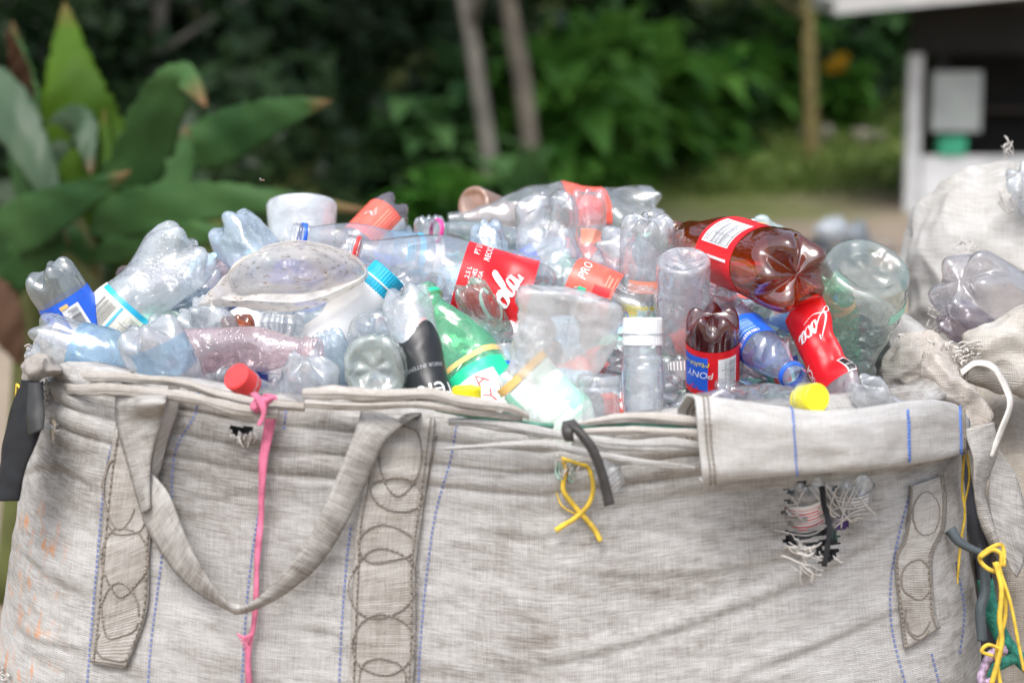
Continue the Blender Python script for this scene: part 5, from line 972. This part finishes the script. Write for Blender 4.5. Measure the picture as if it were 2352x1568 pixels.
# --- big amber bottle
bottle('big glossy amber bottle with red nutrition label, base towards the viewer', (1838, 634, 2.20), (1545, 530, 2.54), 97, BROWN, roll=.35, deform=[('ell', 1.3, .90, .25, .9), ('dent', 1.3, .68, .06, .026), ('dent', 2.0, .1, .03, .006)],
       labels=[(.235, .50, 'red', [RECT(.004, -.034, .054, .040, 'white'), TXT('Información', .029, .034, .0085, 'black', wx=1.05), TXT('Nutricional', .029, .0265, .0085, 'black', wx=1.05), BARS(.007, -.032, .052, .022, 'grey', 18, False, .28, 3), BARS(.006, -.032, .053, .0225, 'black', 5, False, .07, 2), BARS(.006, -.032, .053, .0225, 'grey', 3, True, .04, 2),
            RECT(-.016, -.042, -.012, .042, 'white'), BARS(-.038, .012, -.022, .034, 'dred', 5, True, .5, 4), BARS(-.07, -.036, -.024, .006, 'dred', 12, False, .3, 5), TXT('P', .075, .0, .03, 'white', -20), RECT(.066, -.034, .08, -.022, 'gold')])])
puff('plastic_film', [(1652, 520), (1665, 498), (1700, 503), (1720, 508), (1745, 493), (1770, 498), (1790, 512), (1805, 530), (1740, 560), (1680, 548)], 2.72, .04, pet('mint_film', tint=(.85,.95,.9), milk=.5, mcol=(.75,.88,.84)), 'pale mint crushed plastic peeking over the amber bottle', 'film', seed=5, amp=.010, freq=20)
bottle('big round jar like clear container with ribbed wall and green sheen, base up right', (1995, 612, 2.24), (1872, 950, 2.46), 112, pet('jar_clear', tint=(.86,.93,.90), milk=.16, mcol=(.75,.86,.82), rough=.04), 'jar', rn=.04, deform=[('dent', .4, .35, .08, .008)], name='plastic_jar', cat='jar',
       labels=[(.12, .17, 'lgreen', [], dict(t0=-2.3, t1=-.9)),])
bottle('green bottle body seen through the round clear jar', (1905, 640, 2.42), (1960, 830, 2.5), 42, GREENP, labels=[(.28, .34, 'gold', [])])
bottle('flattened red script label bottle standing on edge below the amber bottle', (1842, 700, 2.27), (1985, 1010, 2.16), 50, pet('pink_clear', tint=(.97,.9,.92), milk=.3, mcol=(.9,.78,.82)), 'soda', deform=[('ell', .6, .55, 0, .9), ('dent', -.75, .3, .028, .02), ('dent', -.75, .45, .028, .02), ('crum', .0015, 14, 3)],
       labels=[(.03, .60, 'red', script('coca', .004, -.028, .0125, 'white', 8) + [RECT(-.026, .035, -.010, .062, 'white'), RECT(-.0245, .0365, -.0115, .0605, 'black'), TXT('EXCESO', -.018, .05, .004, 'white'), TXT('AMERICA', .038, .046, .013, 'white', -90), TXT('IMAGINA', -.012, -.07, .010, 'white', 6)])])
bottle('small bottle with bright blue label and blue tinted neck lying right of the malt bottle', (1675, 735, 2.30), (1832, 872, 2.15), 52, pet('blue_tinge', tint=(.75,.84,.97), milk=.25, mcol=(.6,.72,.95)), deform=[('crum', .003, 20, 2)], labels=[(.24, .50, 'blue', [BARS(-.02, -.012, .02, .012, 'lblue', 6, False, .3), BARS(-.02, .014, .02, .02, 'white', 12, True, .5)])], ring='blue', rn=.014)
bottle('bottle with hot pink label half hidden under the amber bottle', (1636, 672, 2.38), (1770, 860, 2.42), 44, CLEARW, labels=[(.22, .55, 'pink', [TXT('N', .0, .008, .026, 'white', 180), TXT('&', .014, -.004, .012, 'white', 180), RECT(-.04, .018, .04, .026, 'lblue')])])
bottle('clear tilted bottle with small green and orange fruit label below the amber one', (1788, 776, 2.30), (1830, 960, 2.30), 44, pet('green_tinge', tint=(.88,.95,.92), milk=.24), 'lobe', labels=[(.25, .6, 'lgreen', [RECT(-.005, -.01, .02, .012, 'orange'), RECT(-.02, -.02, .02, -.012, 'navy')], dict(t0=-.4, t1=1.6))])
bottle('clear film like bottle with a bright yellow cap lying along the rim', (1600, 940, 2.30), (1872, 914, 2.03), 44, CLEAR, deform=[('ell', .4, .9, 0, .7), ('crum', .004, 13, 6)], cap='yellow', rn=.0165, capargs=dict(h=.030, top=.006, dr=.001))
bottle('clear bowl shaped bottle side bulging behind the folded flap', (1690, 935, 2.14), (1450, 1010, 2.2), 66, pet('lilac_clear', tint=(.93,.94,.98), milk=.2, mcol=(.85,.86,.95)), deform=[('crum', .005, 12, 6)])
bottle('scrunched milky bottle right of the yellow cap', (1975, 878, 2.12), (2110, 1010, 2.2), 56, FROST, deform=[('crum', .013, 17, 4), ('ell', .5, .8, 0, .8)])
bottle('glossy clear bottle with five lobed base lying in the torn second sack', (2195, 640, 2.52), (2470, 790, 2.72), 92, pet('clear_glossy', milk=.10, tint=(.9,.88,.9), rough=.03), roll=.2, deform=[('ell', .6, .9, 0, .6)])
bottle('clear ribbed bottle in the mouth of the second sack at the frame edge', (2340, 392, 2.72), (2450, 560, 2.8), 46, CLEARW, 'ribs')
bottle('dusky clear bottle below the lobed one in the torn sack', (2170, 720, 2.56), (2380, 860, 2.6), 52, pet('dusky', tint=(.85,.8,.84), milk=.2, mcol=(.6,.52,.58)), deform=[('crum', .006, 14, 6)], labels=[(.4, .6, 'white', [RECT(-.03, .012, .03, .02, 'red'), BARS(-.02, -.015, .02, .008, 'black', 14, True, .4)])])
# --- extra bottles between and behind
EX = [('misty clear bottle tucked right of the tall clear leaning bottle', (432, 700, 2.36), (590, 870, 2.4), 60, CLEARW, 'soda', [('crum', .006, 16, 2)]),
      ('clear bottle shoulder showing between misty bottle and cut jug', (500, 620, 2.62), (420, 800, 2.6), 58, FROST, 'waist', [('crum', .004, 14, 5)]),
      ('clear bottle sloping under the red script label bottle', (980, 640, 2.5), (800, 760, 2.46), 62, CLEAR, 'waist', [('crum', .003, 12, 7)]),
      ('clear bottle lying between red label and the squat white cap', (1420, 660, 2.66), (1250, 760, 2.62), 60, FROST, 'soda', [('crum', .004, 12, 9)]),
      ('clear bottle wedged behind the frosted ten lobed bottle', (1440, 540, 2.66), (1420, 800, 2.6), 50, CLEAR, 'ribs', []),
      ('clear wide bottle below the lobed crumpled pair', (1370, 560, 2.52), (1560, 640, 2.5), 58, CLEARW, 'waist', [('crum', .005, 13, 12)]),
      ('clear bottle laid across under the amber bottle', (1720, 760, 2.42), (1900, 700, 2.46), 60, GREENL, 'waist', [('crum', .005, 12, 13)]),
      ('clear bottle with rounded shoulder behind the small dark red bottle', (1700, 830, 2.28), (1560, 940, 2.26), 52, FROST, 'soda', [('crum', .004, 15, 14)]),
      ('faintly blue bottle lying behind the crumpled milky one', (900, 760, 2.36), (640, 720, 2.34), 46, BLUEP, 'ribs', []),
      ('clear bottle seen end on under the folded label of the green bottle', (960, 800, 2.3), (900, 900, 2.34), 52, FROST, 'lobe', [('crum', .003, 15, 15)]),
      ('teal tinted bottle end peeping below the cut jug', (770, 728, 2.42), (900, 800, 2.4), 36, pet('teal_pet', tint=(.5,.85,.8), milk=.3, mcol=(.2,.6,.55)), 'soda', [('crum', .004, 18, 2)]),
      ('clear crushed bottle behind the pinkish flat one', (560, 800, 2.42), (400, 860, 2.4), 54, CLEARW, 'soda', [('crum', .007, 14, 3)]),
      ('clear bottle at the left rim corner below the pale blue one', (190, 850, 2.22), (420, 960, 2.2), 56, CLEARW, 'soda', [('crum', .003, 13, 3)]),
      ('clear crumpled bottle right of the yellow capped one by the corner', (2075, 905, 2.28), (1930, 990, 2.3), 40, FROST, 'soda', [('crum', .006, 18, 3)])]
for l_, b_, n_, r_, m_, k_, df in EX: bottle(l_, b_, n_, r_, m_, k_, deform=df)
puff('plastic_film', [(1850, 790), (1880, 745), (1950, 725), (2030, 745), (2050, 810), (2010, 870), (1920, 880), (1865, 850)], 2.52, .03, pet('darkening_backing', tint=(.25,.32,.3), milk=.55, mcol=(.06,.09,.085)), 'dark backing film added behind the round clear jar to darken its ribs', 'film', seed=8, amp=.010, freq=22)  # added dark backing, makes the jar ribs look darker
puff('plastic_film', [(1790, 1110), (2020, 1100), (2030, 1200), (1950, 1300), (1850, 1310), (1790, 1250)], 2.30, .02, pet('shadow_film', tint=(.5,.5,.54), milk=.6, mcol=(.30,.30,.33)), 'added dark sheet standing for the shade deep inside the big tear', 'film', seed=9, amp=.010, freq=22)  # added sheet, its dark colour stands for shade behind the tear
# --- what shows through the big tear
bottle('bottle with red print seen through the left of the big tear', (1835, 1085, 2.125), (1850, 1290, 2.20), 58, FROST, labels=[(.2, .5, 'white', [BARS(-.03, -.015, .03, .02, 'red', 7, False, .3)])])
bottle('bottle with purple and green print seen through the right of the big tear', (1948, 1080, 2.14), (1930, 1300, 2.23), 62, pet('tear_pet', milk=.4), labels=[(.1, .6, 'grey', [TXT('●', -.004, .0, .04, 'violet'), BARS(-.01, .02, .02, .034, 'lgreen', 4, True, .5), BARS(-.03, -.04, .03, -.02, 'white', 4, False, .5)])])
o = tubes('black_strap_end', [(catmull([P(1888, 1118, 2.06), P(1893, 1160, 2.065), P(1905, 1210, 2.05), P(1900, 1260, 2.045), P(1893, 1300, 2.045)], 20), .0038)], BK); tag(o, 'black strap end hanging inside the big tear', 'strap')
# --- buried layers: individual crushed bottles below and behind the named ones
def hdepth(y): return np.interp(y, [420, 550, 650, 750, 850, 960, 1050], [2.95, 2.76, 2.58, 2.42, 2.28, 2.2, 2.2])
def topy(x): return np.interp(x, [60, 150, 250, 400, 540, 700, 900, 1100, 1500, 1600, 1850, 2000, 2100], [740, 690, 640, 560, 530, 520, 520, 490, 500, 560, 560, 640, 800])
protos = []
pm = [CLEAR, FROST, CLEARW, CLEAR, BLUEP, FROST, GREENL, PINKP]
for i in range(8):
    B_ = Body((1176, 784, 2.4), (1176, 784-400-25*(i % 3), 2.4), 58, ['soda', 'waist', 'ribs', 'contour'][i % 4], [('crum', .006+.001*i, 13, 30+i), ('ell', i*.5, .8, 0, .8)], roll=i*.3)
    lc = ['lblue', None, 'white', None, 'blue', 'orange', 'lgreen', 'lblue'][i]; b0 = B_.mesh('bottle_body', pm[i], nt=56); lb = B_.label(.28, .52, L_(lc), name='label') if lc else None
    protos.append((b0, lb))
rg = random.Random(12); cnt = 0; used = set()
for layer in range(2):
    for yy in range(500, 1000, 48):
        for xx in range(110, 2080, 96):
            x = xx + rg.uniform(-38, 38); y = yy + rg.uniform(-22, 22)
            if y < topy(x) + 58 or (x > 1990 and y > 900): continue
            if layer == 1 and rg.random() < .45: continue
            if cnt >= 135: continue
            d = hdepth(y) + .07 + .12*layer + rg.uniform(-.02, .03); k = rg.randrange(8); b0, lb = protos[k]
            az = rg.uniform(0, 6.28); el = rg.uniform(-.35, .25); z = Vector((math.cos(az)*math.cos(el), math.sin(az)*math.cos(el), math.sin(el))); c = Vector(P(x, y, d)) - z*.12
            ok = True
            for e_ in (c - z*.02, c + z*.30):
                if abs((e_.x-BCX)/.60)**3 + abs((e_.y-BCY)/.44)**3 > 1: ok = False
            if not ok: continue
            q = z.to_track_quat('Z', 'X'); M = Matrix.Translation(c) @ q.to_matrix().to_4x4() @ Matrix.Rotation(rg.uniform(0, 6.28), 4, 'Z') @ Matrix.Scale(rg.uniform(.72, .95), 4)
            if lb:
                r = empty('buried_bottle', M=M)
                for s_ in (b0, lb):
                    if s_.name in used: c_ = s_.copy(); COL.objects.link(c_)
                    else: c_ = s_; used.add(s_.name)
                    c_.parent = r
            else:
                if b0.name in used: r = b0.copy(); COL.objects.link(r)
                else: r = b0; used.add(b0.name)
                r.name = 'buried_bottle'; used.add(r.name); r.matrix_world = M
            tag(r, 'crushed plastic bottle buried under the top layer of the pile', 'bottle', 'bottles buried inside the pile'); cnt += 1
for b0, lb in protos:
    for q in (b0, lb):
        if q is not None and 'category' not in q and q.parent is None: bpy.data.objects.remove(q)
# added pale sheet under the bottles, keeps gaps from going black
xs_, ys_ = np.meshgrid(np.linspace(BCX-.6, BCX+.6, 170), np.linspace(2.10, 2.96, 120)); zz = 1.24 + .10*np.clip(1 - ((xs_-BCX)/.62)**2, 0, 1) * np.clip((ys_-2.1)/.5, 0, 1) + 0*xs_
qx, qy = (xs_-BCX)/.60, (ys_-2.53)/.43; qm = np.maximum(np.abs(qx), np.abs(qy)); qr = (np.abs(qx)**2.4 + np.abs(qy)**2.4)**(1/2.4) + 1e-9; kk_ = np.minimum(1, qm/qr); xs_ = BCX - .0 + qx*kk_*.56; ys_ = 2.53 + qy*kk_*.40
VV = np.stack([xs_, ys_, zz], -1).reshape(-1, 3); VV[:, 2] += .03*pn(VV*9, 2) - .05*np.abs(pn(VV*13, 3)) - .03*np.abs(pn(VV*31, 5))
o = mesh_obj('gap_fill_sheet', VV, grid_faces(120, 170), simple('gap_fill_pale', (.80, .84, .88), .25, .35, 26)); tag(o, 'crumpled pale sheet added for packed bottles deep in the sack, lightens the gaps', 'bottles', kind='stuff')
# the small insect hovering over the pile
o = lumpfly = None
print('bottles', len(BOT), 'buried', cnt, 'objects', len(bpy.data.objects))
